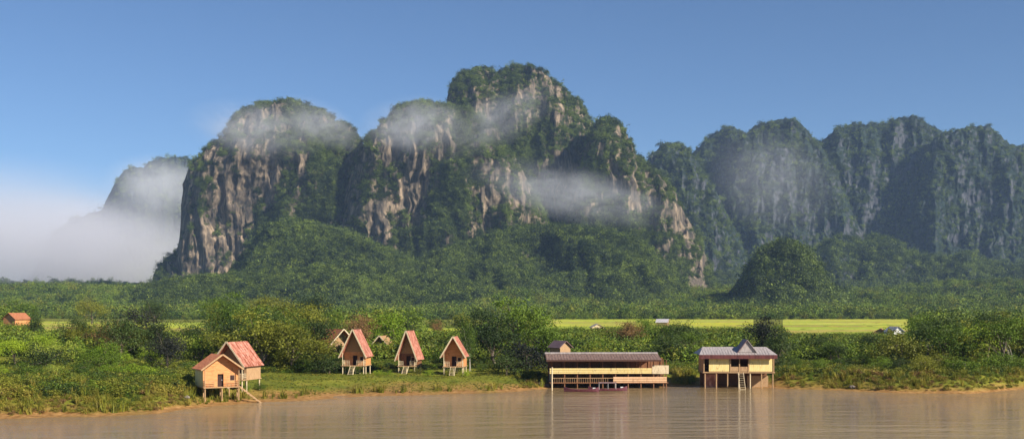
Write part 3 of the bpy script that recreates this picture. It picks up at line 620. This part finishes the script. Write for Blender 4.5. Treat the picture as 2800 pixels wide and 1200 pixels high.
# ---------------------------------------------------------------- buildings
def gable_roof(mb, w_, d, z, h, ov=.5, t=.12, y0=0):
    """ridge along y; two thick slopes"""
    s = ov*h/(w_/2)
    for sg in (-1, 1):
        mb.slab([(0, y0-d/2-ov, z+h), (sg*(w_/2+ov), y0-d/2-ov, z-s), (sg*(w_/2+ov), y0+d/2+ov, z-s), (0, y0+d/2+ov, z+h)], t)
    return mb
def bungalow(px, D, zb, rz, label, w_=4.6, d=5.0, deck=1.6, wall=2.5, rh=3.0, wallm='orange_boards', sidem='peach_boards', roofm='pink_tin', postm='cream_wood', name='bungalow', porch=1.7, stairs=True, side_stairs=False, inner_gable=True):
    x = X(px, D); r = empty(name, (x, D, zb), rz); tag(r, label, 'bungalow', 'riverside bungalows on stilts')
    z0 = deck; z1 = deck+wall; yf = -d/2                # wall front; porch sticks out to yf-porch
    # stilts
    for sx_ in (-1, 0, 1):
        for yy_ in (yf-porch+.15, yf+.2, d/2-.2):
            MB().prism((0, 0, -.6), (0, 0, deck-.13), .11, .10, 7).build('stilt', postm, r, (sx_*(w_/2-.12), yy_, 0))
    MB().box(-w_/2-.15, w_/2+.15, yf-porch-.1, d/2+.1, deck-.13, deck).build('deck', 'tan_wood', r)
    # walls: front with a real doorway and window opening
    dx0, dx1, dh = -.5, .45, 2.0
    f = MB(); wx0, wx1 = w_/2-1.35, w_/2-.55
    f.box(-w_/2, dx0, yf, yf+.1, z0, z1).box(dx0, dx1, yf, yf+.1, z0+dh, z1).box(dx1, wx0, yf, yf+.1, z0, z1)
    f.box(wx0, wx1, yf, yf+.1, z0, z0+.9).box(wx0, wx1, yf, yf+.1, z0+1.8, z1).box(wx1, w_/2, yf, yf+.1, z0, z1)
    f.build('front_wall', wallm, r)
    MB().box(-w_/2, -w_/2+.1, yf+.1, d/2, z0, z1).build('side_wall', sidem, r)
    MB().box(w_/2-.1, w_/2, yf+.1, d/2, z0, z1).build('side_wall', wallm, r)
    MB().box(-w_/2+.1, w_/2-.1, d/2-.1, d/2, z0, z1).build('back_wall', wallm, r)
    dr = MB().box(dx0+.05, dx1-.05, yf+.32, yf+.37, z0+.003, z0+dh-.03).build('door', 'dark_inside', r)  # panel coloured as the dark recess of the doorway
    MB().box(dx1-.22, dx1-.14, yf+.27, yf+.32, z0+.95, z0+1.1).build('handle', 'grey_tin', dr)
    fr = MB().box(wx0+.003, wx0+.07, yf+.02, yf+.08, z0+.903, z0+1.797).box(wx1-.07, wx1-.003, yf+.02, yf+.08, z0+.903, z0+1.797).box(wx0+.07, wx1-.07, yf+.02, yf+.08, z0+.903, z0+.96).box(wx0+.07, wx1-.07, yf+.02, yf+.08, z0+1.74, z0+1.797).build('window', postm, r)
    MB().box(wx0+.07, wx1-.07, yf+.04, yf+.055, z0+.96, z0+1.74).build('pane', 'dark_inside', fr)
    # gable infill at wall front and back
    gm = MB()
    for yy_ in (yf, d/2-.1):
        gm.add([(-w_/2, yy_, z1), (w_/2, yy_, z1), (0, yy_, z1+rh-.1), (-w_/2, yy_+.1, z1), (w_/2, yy_+.1, z1), (0, yy_+.1, z1+rh-.1)], [(0, 1, 2), (5, 4, 3), (0, 3, 4, 1), (1, 4, 5, 2), (2, 5, 3, 0)])
    gm.build('gable', 'thatch' if inner_gable else wallm, r)
    rm = MB(); dd = d+porch; s = .5*rh/(w_/2)
    ya, yb = yf-porch-.35, d/2+.4
    rf = None
    for sg in (-1, 1):
        q = MB().slab([(0, ya, z1+rh), (sg*(w_/2+.5), ya, z1-s), (sg*(w_/2+.5), yb, z1-s), (0, yb, z1+rh)], .1)
        nr_ = 9                                          # raised seams of the sheets
        for k in range(nr_):
            yk = ya+.25+(yb-ya-.5)*k/(nr_-1); q.bar((sg*.06, yk, z1+rh-.06*rh/(w_/2)+.03), (sg*(w_/2+.47), yk, z1-s*.94+.03), .05, .05)
        q.build('roof', roofm, r)
    bb_ = MB()
    for sg in (-1, 1):
        bb_.bar((sg*.02, ya-.04, z1+rh+.04), (sg*(w_/2+.6), ya-.04, z1-s*1.2+.04), .07, .24)
    bb_.build('bargeboard', postm, r)
    # porch posts and rail
    for sx_ in (-1, 1):
        MB().prism((0, 0, deck), (0, 0, z1-.05), .08, .07, 7).build('porch_post', postm, r, (sx_*(w_/2-.1), yf-porch+.12, 0))
    yr = yf-porch+.1
    for (a, b_) in ((-w_/2+.1, -.7), (.7, w_/2-.1)):
        ra = MB()
        for k_ in range(3): ra.bar((a, yr, z0+.35+.3*k_), (b_, yr, z0+.35+.3*k_), .05, .07)
        for k_ in range(4): xk = a+.04+(b_-a-.08)*k_/3; ra.box(xk-.025, xk+.025, yr+.026, yr+.06, z0, z0+1.0)
        ra.build('railing', postm, r)
    for sg in (-1, 1):
        ra = MB(); xs_ = sg*(w_/2-.1)
        for k_ in range(3): ra.bar((xs_, yr+.1, z0+.35+.3*k_), (xs_, yf, z0+.35+.3*k_), .05, .07)
        for k_ in range(3): yk = yr+.15+(yf-yr-.2)*k_/2; ra.box(xs_-.06, xs_-.026, yk-.025, yk+.025, z0, z0+1.0)
        ra.build('railing', postm, r)
    if stairs:
        st = MB(); L = deck*1.15
        for sg in (-.5, .5):
            st.bar((sg, yf-porch-.12, deck-.1), (sg, yf-porch-.12-L, -.2), .06, .16)
        for k in range(6):
            t_ = (k+.5)/6; st.box(-.47, .47, yf-porch-.12-L*t_-.13, yf-porch-.12-L*t_+.13, deck-.1-(deck+.1)*t_, deck-.06-(deck+.1)*t_)
        st.build('stairs', postm, r)
    if side_stairs:
        st = MB(); xs = w_/2+.1; L = 4.2; yq = yf-porch+.6
        for sg in (-.45, .45): st.bar((xs, yq+sg, deck-.05), (xs+L, yq+sg-.8, -1.9), .07, .17)
        for k in range(9):
            t_ = (k+.5)/9; st.box(xs+L*t_-.13, xs+L*t_+.13, yq-.42-.8*t_, yq+.42-.8*t_, deck-.05-(deck+1.85)*t_, deck-.01-(deck+1.85)*t_)
        st.build('stairs', postm, r)
    return r
# two bungalows on the left bank
bungalow(592, 177, 1.1, R(30), 'orange boarded stilt bungalow with pale side wall at the water edge', w_=5.6, d=5.0, deck=1.6, wall=3.1, rh=2.0, wallm='orange_boards', sidem='yellow_wall', roofm='rust_tin', postm='tan_wood', stairs=False, porch=.9, side_stairs=True, inner_gable=False)
bungalow(654, 188, 1.5, R(-17), 'stilt bungalow with pink tin roof right behind the orange one', w_=5.6, d=4.6, deck=1.7, wall=2.8, rh=3.5, wallm='tan_wood', sidem='orange_boards', roofm='pink_tin', stairs=False, porch=1.4)
# three bungalows on the lawn
bungalow(978, 226, 2.0, R(-8), 'first lawn bungalow from the left with tall pink gable and cream posts', w_=4.6, d=3.6, deck=1.6, wall=2.7, rh=4.6, wallm='orange_boards', roofm='pink_tin')
bungalow(1124, 228, 2.0, R(-11), 'second lawn bungalow from the left with dark porch under a steep gable', w_=3.6, d=3.4, deck=1.4, wall=2.5, rh=4.7, wallm='brown_wood', roofm='pink_tin')
bungalow(1246, 224, 2.0, R(-5), 'third lawn bungalow from the left with orange front and low roof', w_=4.0, d=4.2, deck=1.5, wall=2.7, rh=3.3, wallm='orange_boards', roofm='pink_tin', inner_gable=False)
bungalow(912, 262, 3.0, R(35), 'rust roofed bungalow half hidden behind the first lawn bungalow', w_=6.2, d=7, deck=1.5, wall=2.6, rh=3.2, wallm='tan_wood', roofm='rust_tin')
bungalow(1050, 268, 3.2, R(-10), 'small tan bungalow set back between the first and second lawn bungalows', w_=3.6, d=4, deck=1.2, wall=2.2, rh=2.0, wallm='tan_wood', roofm='thatch')

def window_at(r, x, y, z, w_, h, m_='cream_wood'):
    fr = MB().box(x, x+.07, y-.03, y+.03, z, z+h).box(x+w_-.07, x+w_, y-.03, y+.03, z, z+h).box(x+.07, x+w_-.07, y-.03, y+.03, z, z+.07).box(x+.07, x+w_-.07, y-.03, y+.03, z+h-.07, z+h).build('window', m_, r)
    MB().box(x+.07, x+w_-.07, y-.01, y+.01, z+.07, z+h-.07).build('pane', 'dark_inside', fr)

# long two storey restaurant at the water's edge
D0 = 212; r = empty('restaurant', (X(1660, D0), D0, .2), R(1.5))
tag(r, 'long two storey open sided wooden restaurant on posts at the water edge', 'restaurant')
W = 22.6; w2 = W/2; dep = 7.0
for i in range(10):
    xx_ = -w2+.4+i*(W-.8)/9
    for y_ in (-dep/2+.2, 0, dep/2-.2):
        MB().prism((0, 0, -2.6), (0, 0, 2.55), .13, .12, 7).build('post', 'brown_wood' if i else 'cream_wood', r, (xx_, y_, 0))
        MB().prism((0, 0, 2.8), (0, 0, 5.15), .09, .085, 7).build('post', 'brown_wood', r, (xx_, y_, 0))
MB().box(-w2, w2, -dep/2, dep/2, .75, .9).build('lower_floor', 'brown_wood', r)
MB().box(-w2, w2, -dep/2, dep/2, 2.55, 2.8).build('upper_floor', 'tan_wood', r)
MB().box(-w2, w2, dep/2-.12, dep/2-.02, .9, 5.3).build('back_wall', 'brown_wood', r)
q = MB()
for k in range(3): q.box(-w2, w2-3.2, -dep/2-.05, -dep/2-.003, 2.62+k*.36, 2.90+k*.36)
q.build('balcony_front', 'yellow_wall', r)
MB().box(w2-3.1, w2+.05, -dep/2-.1, -dep/2-.02, 2.55, 4.15).build('balcony_panel', 'cream_wood', r)
q = MB()
for k in range(3): q.box(.8, w2-.3, -dep/2+.05, -dep/2+.12, .78+k*.42, 1.12+k*.42)
q.build('lower_wall', 'peach_boards', r)
q = MB()
for k in range(26): q.box(-w2+.5+k*.42, -w2+.56+k*.42, -dep/2+.03, -dep/2+.08, .9, 1.7)
q.box(-w2+.4, .7, -dep/2+.02, -dep/2+.09, 1.7, 1.8)
q.build('railing', 'tan_wood', r)
rz_ = 5.25
q = MB()
q.slab([(-w2-.7, -dep/2-1.0, rz_), (w2-1.5, -dep/2-1.0, rz_), (w2-1.5, 0, rz_+1.0), (-w2-.7, 0, rz_+1.0)], .1)
q.slab([(-w2-.7, dep/2+1.0, rz_), (w2-1.5, dep/2+1.0, rz_), (w2-1.5, 0.01, rz_+1.0), (-w2-.7, 0.01, rz_+1.0)], .1)
for k in range(38):
    xk = -w2-.6+k*(W-1.1)/38; q.bar((xk, -dep/2-.98, rz_+.04), (xk, -.05, rz_+1.02), .05, .05)
q.build('roof', 'old_tin', r)
MB().box(-w2-.75, w2-1.6, -.5, .5, rz_+.96, rz_+1.26).build('lit_ridge_cap', 'lilac_tin', r)  # pale strip: the sunlit roof edge put into its colour
MB().box(-w2-.7, w2-1.5, -dep/2-1.06, -dep/2-1.0, rz_-.30, rz_-.0).build('fascia', 'dark_wood', r)
for i in range(6):                                      # tables inside the gallery
    t_ = MB().box(-.6, .6, -.4, .4, .70, .76)
    for sx_ in (-.5, .5):
        for sy_ in (-.3, .3): t_.box(sx_-.03, sx_+.03, sy_-.03, sy_+.03, 0, .70)
    o = t_.build('table', 'tan_wood', None, (0, 0, 0)); o.location = (X(1660, D0)-w2+2.5+i*3.6, D0-1.6, 3.0)
    tag(o, ORD[i]+' table from the left end of the restaurant upper gallery', 'table', 'tables in the restaurant gallery')
# tall pale mooring pole in the water
o = MB().prism((0, 0, -2.5), (.05, 0, 4.3), .15, .12, 9).build('mooring_pole', 'cream_wood', None, (X(1509, 203), 203, 0)); tag(o, 'tall pale pole standing in the water at the restaurant left corner', 'pole')

# boats
def boat(px, D, L, rz, label, hull='maroon_paint', canopy=True):
    r = empty('longboat', (X(px, D), D, 0), rz); tag(r, label, 'boat', 'long boats moored by the restaurant')
    ns = 17; vs = []; 
    for i in range(ns):
        t = -1+2*i/(ns-1); x = t*L/2; ww = .55*(1-abs(t)**2.6)+.03; sh = .42+.5*abs(t)**3
        for (yy_, zz_) in ((-ww, sh), (-ww*.8, .05), (0, -.12), (ww*.8, .05), (ww, sh), (ww*.86, sh-.02), (ww*.62, .12), (0, .02), (-ww*.62, .12), (-ww*.86, sh-.02)): vs.append((x, yy_, zz_))
    fs = []
    for i in range(ns-1):
        for k in range(10): a = i*10+k; b_ = i*10+(k+1) % 10; fs.append((a, b_, b_+10, a+10))
    fs.append(tuple(range(9, -1, -1))); fs.append(tuple(range((ns-1)*10, ns*10)))
    MB().add(vs, fs).build('hull', hull, r)
    for k in range(4): MB().box(-.12, .12, -.42, .42, .30, .35).build('bench', 'tan_wood', r, (-L*.25+k*L*.16, 0, 0))
    if canopy:
        q = MB()
        for k in range(6):
            a0 = -1.2+k*.4; a1 = a0+.4
            q.slab([(-L*.25, .62*math.sin(a0), 1.35+.28*math.cos(a0)), (L*.22, .62*math.sin(a0), 1.35+.28*math.cos(a0)), (L*.22, .62*math.sin(a1), 1.35+.28*math.cos(a1)), (-L*.25, .62*math.sin(a1), 1.35+.28*math.cos(a1))], .03)
        q.build('canopy', 'mauve_tin', r)
        for sx_ in (-.23, 0, .2):
            for sy_ in (-.5, .5): MB().prism((0, 0, .3), (0, 0, 1.42), .025, .025, 5).build('canopy_post', 'white_paint', r, (sx_*L, sy_, 0))
    MB().box(-.25, .25, -.16, .16, .35, .75).build('engine', 'white_paint', r, (L*.36, 0, 0))
    return r
boat(1662, 202, 7.2, R(3), 'maroon long boat with low canopy moored below the restaurant middle')
boat(1590, 200, 6.4, R(-5), 'maroon open long boat moored left of the canopied boat', canopy=False)

# yellow walled pavilion
D0 = 212; r = empty('pavilion', (X(2012, D0), D0, .1), R(-2)); tag(r, 'yellow walled two storey pavilion on posts with pale gable in its roof', 'pavilion')
W = 13.4; w2 = W/2; dep = 7.0; s0 = 3.0; s1 = 6.15
for i in range(7):
    xx_ = -w2+.3+i*(W-.6)/6
    for y_ in (-dep/2+.15, dep/2-.2):
        MB().prism((0, 0, -1.6), (0, 0, s0-.2), .13, .12, 7).build('post', 'cream_wood' if i in (3, 4) else 'tan_wood', r, (xx_, y_, 0))
MB().box(-w2-.1, w2+.1, -dep/2-.1, dep/2, s0-.2, s0).build('floor', 'tan_wood', r)
MB().box(-w2+.2, w2-.2, dep/2-.7, dep/2-.6, -.5, s0-.2).build('lower_back_wall', 'brown_wood', r)
MB().box(-w2+.5, -w2+3.2, -.5, -.4, -.5, s0-.6).build('lower_panel', 'pink_tin', r)
MB().box(2.1, w2-.6, -.5, -.4, -.5, s0-.9).build('lower_panel', 'tan_wood', r)
for (a, b_) in ((-w2+1.05, -1.75), (1.95, w2-.35)):
    q = MB(); nb = 7
    for k in range(nb): q.box(a, b_, -dep/2+.02+.006*(k % 2), -dep/2+.1, s0+.1+k*.36, s0+.1+k*.36+.355)
    q.build('front_panel', 'yellow_wall', r)
MB().box(-w2, w2, dep/2-.12, dep/2-.02, s0, s1).build('back_wall', 'brown_wood', r)
MB().box(-w2, -w2+.1, -dep/2+.2, dep/2-.13, s0, s1).build('side_wall', 'orange_boards', r)
MB().box(w2-.1, w2, -dep/2+.2, dep/2-.13, s0, s1).build('side_wall', 'orange_boards', r)
for xx_ in (-w2+.1, -1.6, .1, 1.8, w2-.15): MB().box(-.09, .09, -.09, .09, s0, s1).build('wall_post', 'tan_wood', r, (xx_, -dep/2+.0, 0))
MB().box(-1.5, 0, -dep/2-.02, -dep/2+.04, s0+.1, s0+1.0).build('railing', 'tan_wood', r)
MB().box(.2, 1.7, -dep/2-.02, -dep/2+.04, s0+.1, s0+1.0).build('railing', 'tan_wood', r)
e0 = (-w2-.9, w2+.35); 
q = MB(); q.slab([(e0[0], -dep/2-.9, s1+.15), (e0[1], -dep/2-.9, s1+.15), (e0[1]-1.2, 0, s1+1.5), (e0[0]+1.2, 0, s1+1.5)], .1)
q.slab([(e0[0], dep/2+.9, s1+.15), (e0[1], dep/2+.9, s1+.15), (e0[1]-1.2, .01, s1+1.5), (e0[0]+1.2, .01, s1+1.5)], .1)
q.add([(e0[0], -dep/2-.9, s1+.15), (e0[0], dep/2+.9, s1+.15), (e0[0]+1.2, 0, s1+1.49)], [(0, 1, 2)]); q.add([(e0[1], -dep/2-.9, s1+.15), (e0[1], dep/2+.9, s1+.15), (e0[1]-1.2, 0, s1+1.49)], [(0, 2, 1)])
for k in range(24):
    xk = e0[0]+.9+k*(W-.6)/24; q.bar((xk, -dep/2-.88, s1+.2), (xk, -.6, s1+1.32), .05, .05)
q.build('roof', 'lilac_tin', r)
MB().box(e0[0], e0[1], -dep/2-.98, -dep/2-.9, s1-.62, s1+.12).build('fascia', 'maroon_tin', r)
# gable rising from the roof
q = MB(); q.add([(.0, -3.2, s1+.6), (3.2, -3.2, s1+.6), (1.6, -3.2, s1+2.75), (0, -3.1, s1+.6), (3.2, -3.1, s1+.6), (1.6, -3.1, s1+2.75)], [(0, 1, 2), (5, 4, 3), (0, 3, 4, 1), (1, 4, 5, 2), (2, 5, 3, 0)]); q.build('gable', 'lilac_tin', r)
q = MB(); q.slab([(1.6, -3.5, s1+3.0), (-.3, -3.5, s1+.5), (-.3, 1.5, s1+.5), (1.6, 1.5, s1+3.0)], .1); q.build('gable_roof', 'mauve_tin', r)
q = MB(); q.slab([(1.62, -3.5, s1+3.0), (3.5, -3.5, s1+.5), (3.5, 1.5, s1+.5), (1.62, 1.5, s1+3.0)], .1); q.build('gable_roof', 'lilac_tin', r)
st = MB()
for sg in (-.5, .5): st.bar((.3+sg, -dep/2-.2, s0-.1), (.3+sg, -dep/2-2.6, -.3), .07, .16)
for k in range(8): t_ = (k+.5)/8; st.box(-.17, .77, -dep/2-.2-2.4*t_-.13, -dep/2-.2-2.4*t_+.13, s0-.12-(s0+.2)*t_, s0-.08-(s0+.2)*t_)
st.build('stairs', 'cream_wood', r)

def cottage(px, D, w_, d, wall, rh, rz, label, wallm, roofm, zb=None, name='house', alongx=False):
    x = X(px, D); zb = gz(x, D) if zb is None else zb
    r = empty(name, (x, D, zb), rz); tag(r, label, 'house')
    f = MB(); f.box(-w_/2, -.5, -d/2, -d/2+.12, -.5, wall).box(.5, w_/2, -d/2, -d/2+.12, -.5, wall).box(-.5, .5, -d/2, -d/2+.12, 2.0, wall)
    f.box(-w_/2, -w_/2+.12, -d/2+.12, d/2, -.5, wall).box(w_/2-.12, w_/2, -d/2+.12, d/2, -.5, wall).box(-w_/2+.12, w_/2-.12, d/2-.12, d/2, -.5, wall)
    f.add([(-w_/2, -d/2, wall), (w_/2, -d/2, wall), (0, -d/2, wall+rh-.1), (-w_/2, -d/2+.12, wall), (w_/2, -d/2+.12, wall), (0, -d/2+.12, wall+rh-.1)], [(0, 1, 2), (5, 4, 3), (1, 4, 5, 2), (2, 5, 3, 0)])
    f.build('wall', wallm, r)
    MB().box(-.46, .46, -d/2+.2, -d/2+.25, -.3, 1.97).build('door', 'brown_wood', r)
    window_at(r, w_/2-1.35, -d/2-.04, 1.0, .8, .9)
    q = MB(); gable_roof(q, w_, d, wall, rh, .5, .1); q.build('roof', roofm, r)
    return r
cottage(2445, 410, 4.4, 6, 2.8, 1.6, R(12), 'small white house with tin roof by the rice field', 'white_paint', 'grey_tin')
cottage(2408, 420, 5.5, 6, 2.2, 1.5, R(-20), 'low house with pinkish roof left of the small white house', 'tan_wood', 'pink_tin')
cottage(1632, 520, 5.5, 5, 2.6, 1.3, R(8), 'pale cream hut among trees behind the long restaurant', 'cream_wood', 'lilac_tin', zb=4.2)
cottage(46, 430, 6.5, 7, 6.3, 2.2, R(-25), 'tall orange house with pale gable at the left edge', 'orange_boards', 'rust_tin')
cottage(1532, 236, 2.6, 4, 5.2, 1.1, R(30), 'brown hut showing above the left end of the restaurant roof', 'tan_wood', 'mauve_tin', zb=2)
cottage(1812, 690, 9, 7, 2.8, 2.0, R(75), 'grey roofed farmhouse at the far side of the rice field', 'tan_wood', 'grey_tin')

# bank stones and logs
for i, (px, dt, s) in enumerate([(1478, 3, .7), (1496, 2, .45), (512, 6, .5), (2330, 2, .6)]):
    D = float(edge(px))+dt; g = np.random.default_rng(i); nu, nv = 14, 9
    th, ph = np.meshgrid(np.linspace(0, 2*np.pi, nu), np.linspace(.02, np.pi-.02, nv), indexing='ij')
    v = np.stack([np.cos(th)*np.sin(ph), np.sin(th)*np.sin(ph), .6*np.cos(ph)], -1); v = v*(1+.25*fbm(v[..., 0]*1.5, v[..., 1]*1.5, v[..., 2]*1.5+i*3, 3, 3))[..., None]
    o = link('boulder', np_mesh('boulder', v.reshape(-1, 3)*s, grid_faces(nu, nv), False), 'stone', None, (X(px, D), D, gz(X(px, D), D)+.15))
    tag(o, ['brown boulder on the mud left of the restaurant', 'small boulder touching the restaurant left corner', 'small boulder left of the orange stilt bungalow', 'boulder at the water edge right of the pavilion'][i], 'boulder', 'boulders on the far bank')
# leaning bamboo at right
r = empty('bamboo', (X(2765, 232), 232, gz(X(2765, 232), 232))); tag(r, 'clump of pale bamboo leaning left near the right edge', 'bamboo')
g = random.Random(3); tips = []
for k in range(6):
    p = np.array([g.uniform(-.5, .5), g.uniform(-.5, .5), -.1]); L = g.uniform(7.5, 10); dx = -g.uniform(.35, .75); mb = MB()
    for j in range(7):
        q_ = p+np.array([dx*L/7*(j/5), g.uniform(-.1, .1), L/7*(1-.045*j)]); mb.prism(p, q_, .07-.008*j, .062-.008*j, 6); p = q_
        if j > 2: tips.append(tuple(p))
    mb.build('culm', 'pale_bark', r)
v, f, _ = leaf_cloud(5, 0, 40, .16, clumps=np.array(tips), spread=.5); link('leaves', np_mesh('leaves', v, f), 'leaf_olive', r)

# ---------------------------------------------------------------- mist and haze
def volmat(name, col, dens, kind_, scale=3.0, aniso=.2, thr=.42):
    m = bpy.data.materials.new(name); m.use_nodes = True; MATS[name] = m; n = m.node_tree
    n.nodes.remove(n.nodes['Principled BSDF']); v = N(n, 'ShaderNodeVolumePrincipled')
    v.inputs['Color'].default_value = (*col, 1); v.inputs['Anisotropy'].default_value = aniso if kind_ == 'even' else 0.0
    n.links.new(v.outputs[0], n.nodes['Material Output'].inputs['Volume'])
    if kind_ == 'even': v.inputs['Density'].default_value = dens; return m
    tc = N(n, 'ShaderNodeTexCoord'); ln = N(n, 'ShaderNodeVectorMath', operation='LENGTH'); n.links.new(tc.outputs['Object'], ln.inputs[0])
    fo = N(n, 'ShaderNodeMapRange'); fo.interpolation_type = 'SMOOTHSTEP'
    fo.inputs[1].default_value = .95; fo.inputs[2].default_value = .15; fo.inputs[3].default_value = 0; fo.inputs[4].default_value = 1
    n.links.new(ln.outputs['Value'], fo.inputs[0])
    mp = N(n, 'ShaderNodeMapping'); mp.inputs['Scale'].default_value = (1, 1, .7); n.links.new(tc.outputs['Object'], mp.inputs[0])
    no = N(n, 'ShaderNodeTexNoise', Scale=scale, Detail=6.0, Roughness=.66, Distortion=.7); n.links.new(mp.outputs[0], no.inputs[0])
    nr_ = N(n, 'ShaderNodeMapRange'); nr_.inputs[1].default_value = thr-.12; nr_.inputs[2].default_value = thr+.18; n.links.new(no.outputs[0], nr_.inputs[0])
    mu = N(n, 'ShaderNodeMath', operation='MULTIPLY'); n.links.new(fo.outputs[0], mu.inputs[0]); n.links.new(nr_.outputs[0], mu.inputs[1])
    m2 = N(n, 'ShaderNodeMath', operation='MULTIPLY'); m2.inputs[1].default_value = dens; n.links.new(mu.outputs[0], m2.inputs[0]); n.links.new(m2.outputs[0], v.inputs['Density'])
    return m
def ellipsoid(nu=24, nv=14):
    th, ph = np.meshgrid(np.linspace(0, 2*np.pi, nu+1)[:-1], np.linspace(0, np.pi, nv)[1:-1], indexing='ij')
    v = np.stack([np.cos(th)*np.sin(ph), np.sin(th)*np.sin(ph), np.cos(ph)], -1); nvv = nv-2
    vs = [tuple(p) for p in v.reshape(-1, 3)]+[(0, 0, 1), (0, 0, -1)]; fs = []
    for i in range(nu):
        j = (i+1) % nu
        for k in range(nvv-1): fs.append((i*nvv+k, i*nvv+k+1, j*nvv+k+1, j*nvv+k))
        fs.append((len(vs)-2, i*nvv, j*nvv)); fs.append((i*nvv+nvv-1, len(vs)-1, j*nvv+nvv-1))
    me = bpy.data.meshes.new('mist'); me.from_pydata(vs, [], fs); me.update(); return me
ELL = ellipsoid()
def mist(px, py, D, rx, rz_, ry, dens, label, tilt=0, scale=2.2, thr=.42, seed=0, col=(.96, .955, .975)):
    nm = 'mist_air_%d' % seed; volmat(nm, col, dens, 'puff', scale, .2, thr)
    me = ELL.copy(); o = link('mist', me, nm)
    o.location = (X(px, D), D, Z(py, D)); o.scale = (rx/F*D, ry, rz_/F*D); o.rotation_euler = (0, R(tilt), 0)
    tag(o, label, 'mist', kind='stuff'); return o
mist(700, 355, 2290, 230, 95, 150, .0085, 'mist wrapped round the top of the left massif', 6, seed=1, thr=.50, scale=2.6)
mist(880, 340, 2280, 150, 70, 130, .008, 'mist hanging on the right side of the left massif top', 24, seed=9, thr=.48, scale=2.8)
mist(1130, 345, 2200, 180, 90, 150, .010, 'mist patch on the middle shoulder', -6, seed=2, thr=.49, scale=2.6)
mist(1320, 350, 2330, 260, 90, 120, .008, 'thin mist trail crossing the tallest tower', -26, seed=3, thr=.50, scale=2.8)
mist(1560, 530, 2120, 340, 95, 130, .0095, 'pale mist band below the bare orange cliff', 12, seed=4, thr=.50, scale=2.6)
mist(2110, 490, 2950, 230, 180, 130, .0034, 'faint mist hanging before the blue range', 25, seed=5, thr=.48, scale=2.2)
mist(190, 690, 3300, 520, 200, 700, .005, 'thick fog bank filling the valley on the left', 0, scale=1.6, thr=.32, seed=6, col=(.90, .885, .93))
mist(-100, 650, 5200, 760, 270, 500, .0028, 'fog spreading beyond the left edge', 0, scale=.8, thr=.15, seed=7, col=(.90, .885, .93))
mist(440, 510, 3500, 170, 100, 300, .006, 'mist curl on the distant left hill', 0, seed=8, thr=.42)

# clear air that fades far things
volmat('haze_air', (.46, .65, 1.0), .000042, 'even', aniso=.0)
tag(MB().box(-5200, 4200, -300, 5900, -21.5, 760).build('haze', 'haze_air'), 'thin bluish morning haze in the air over the valley', 'haze', kind='stuff')
print('plants', PLANTS, 'forest', len(P))
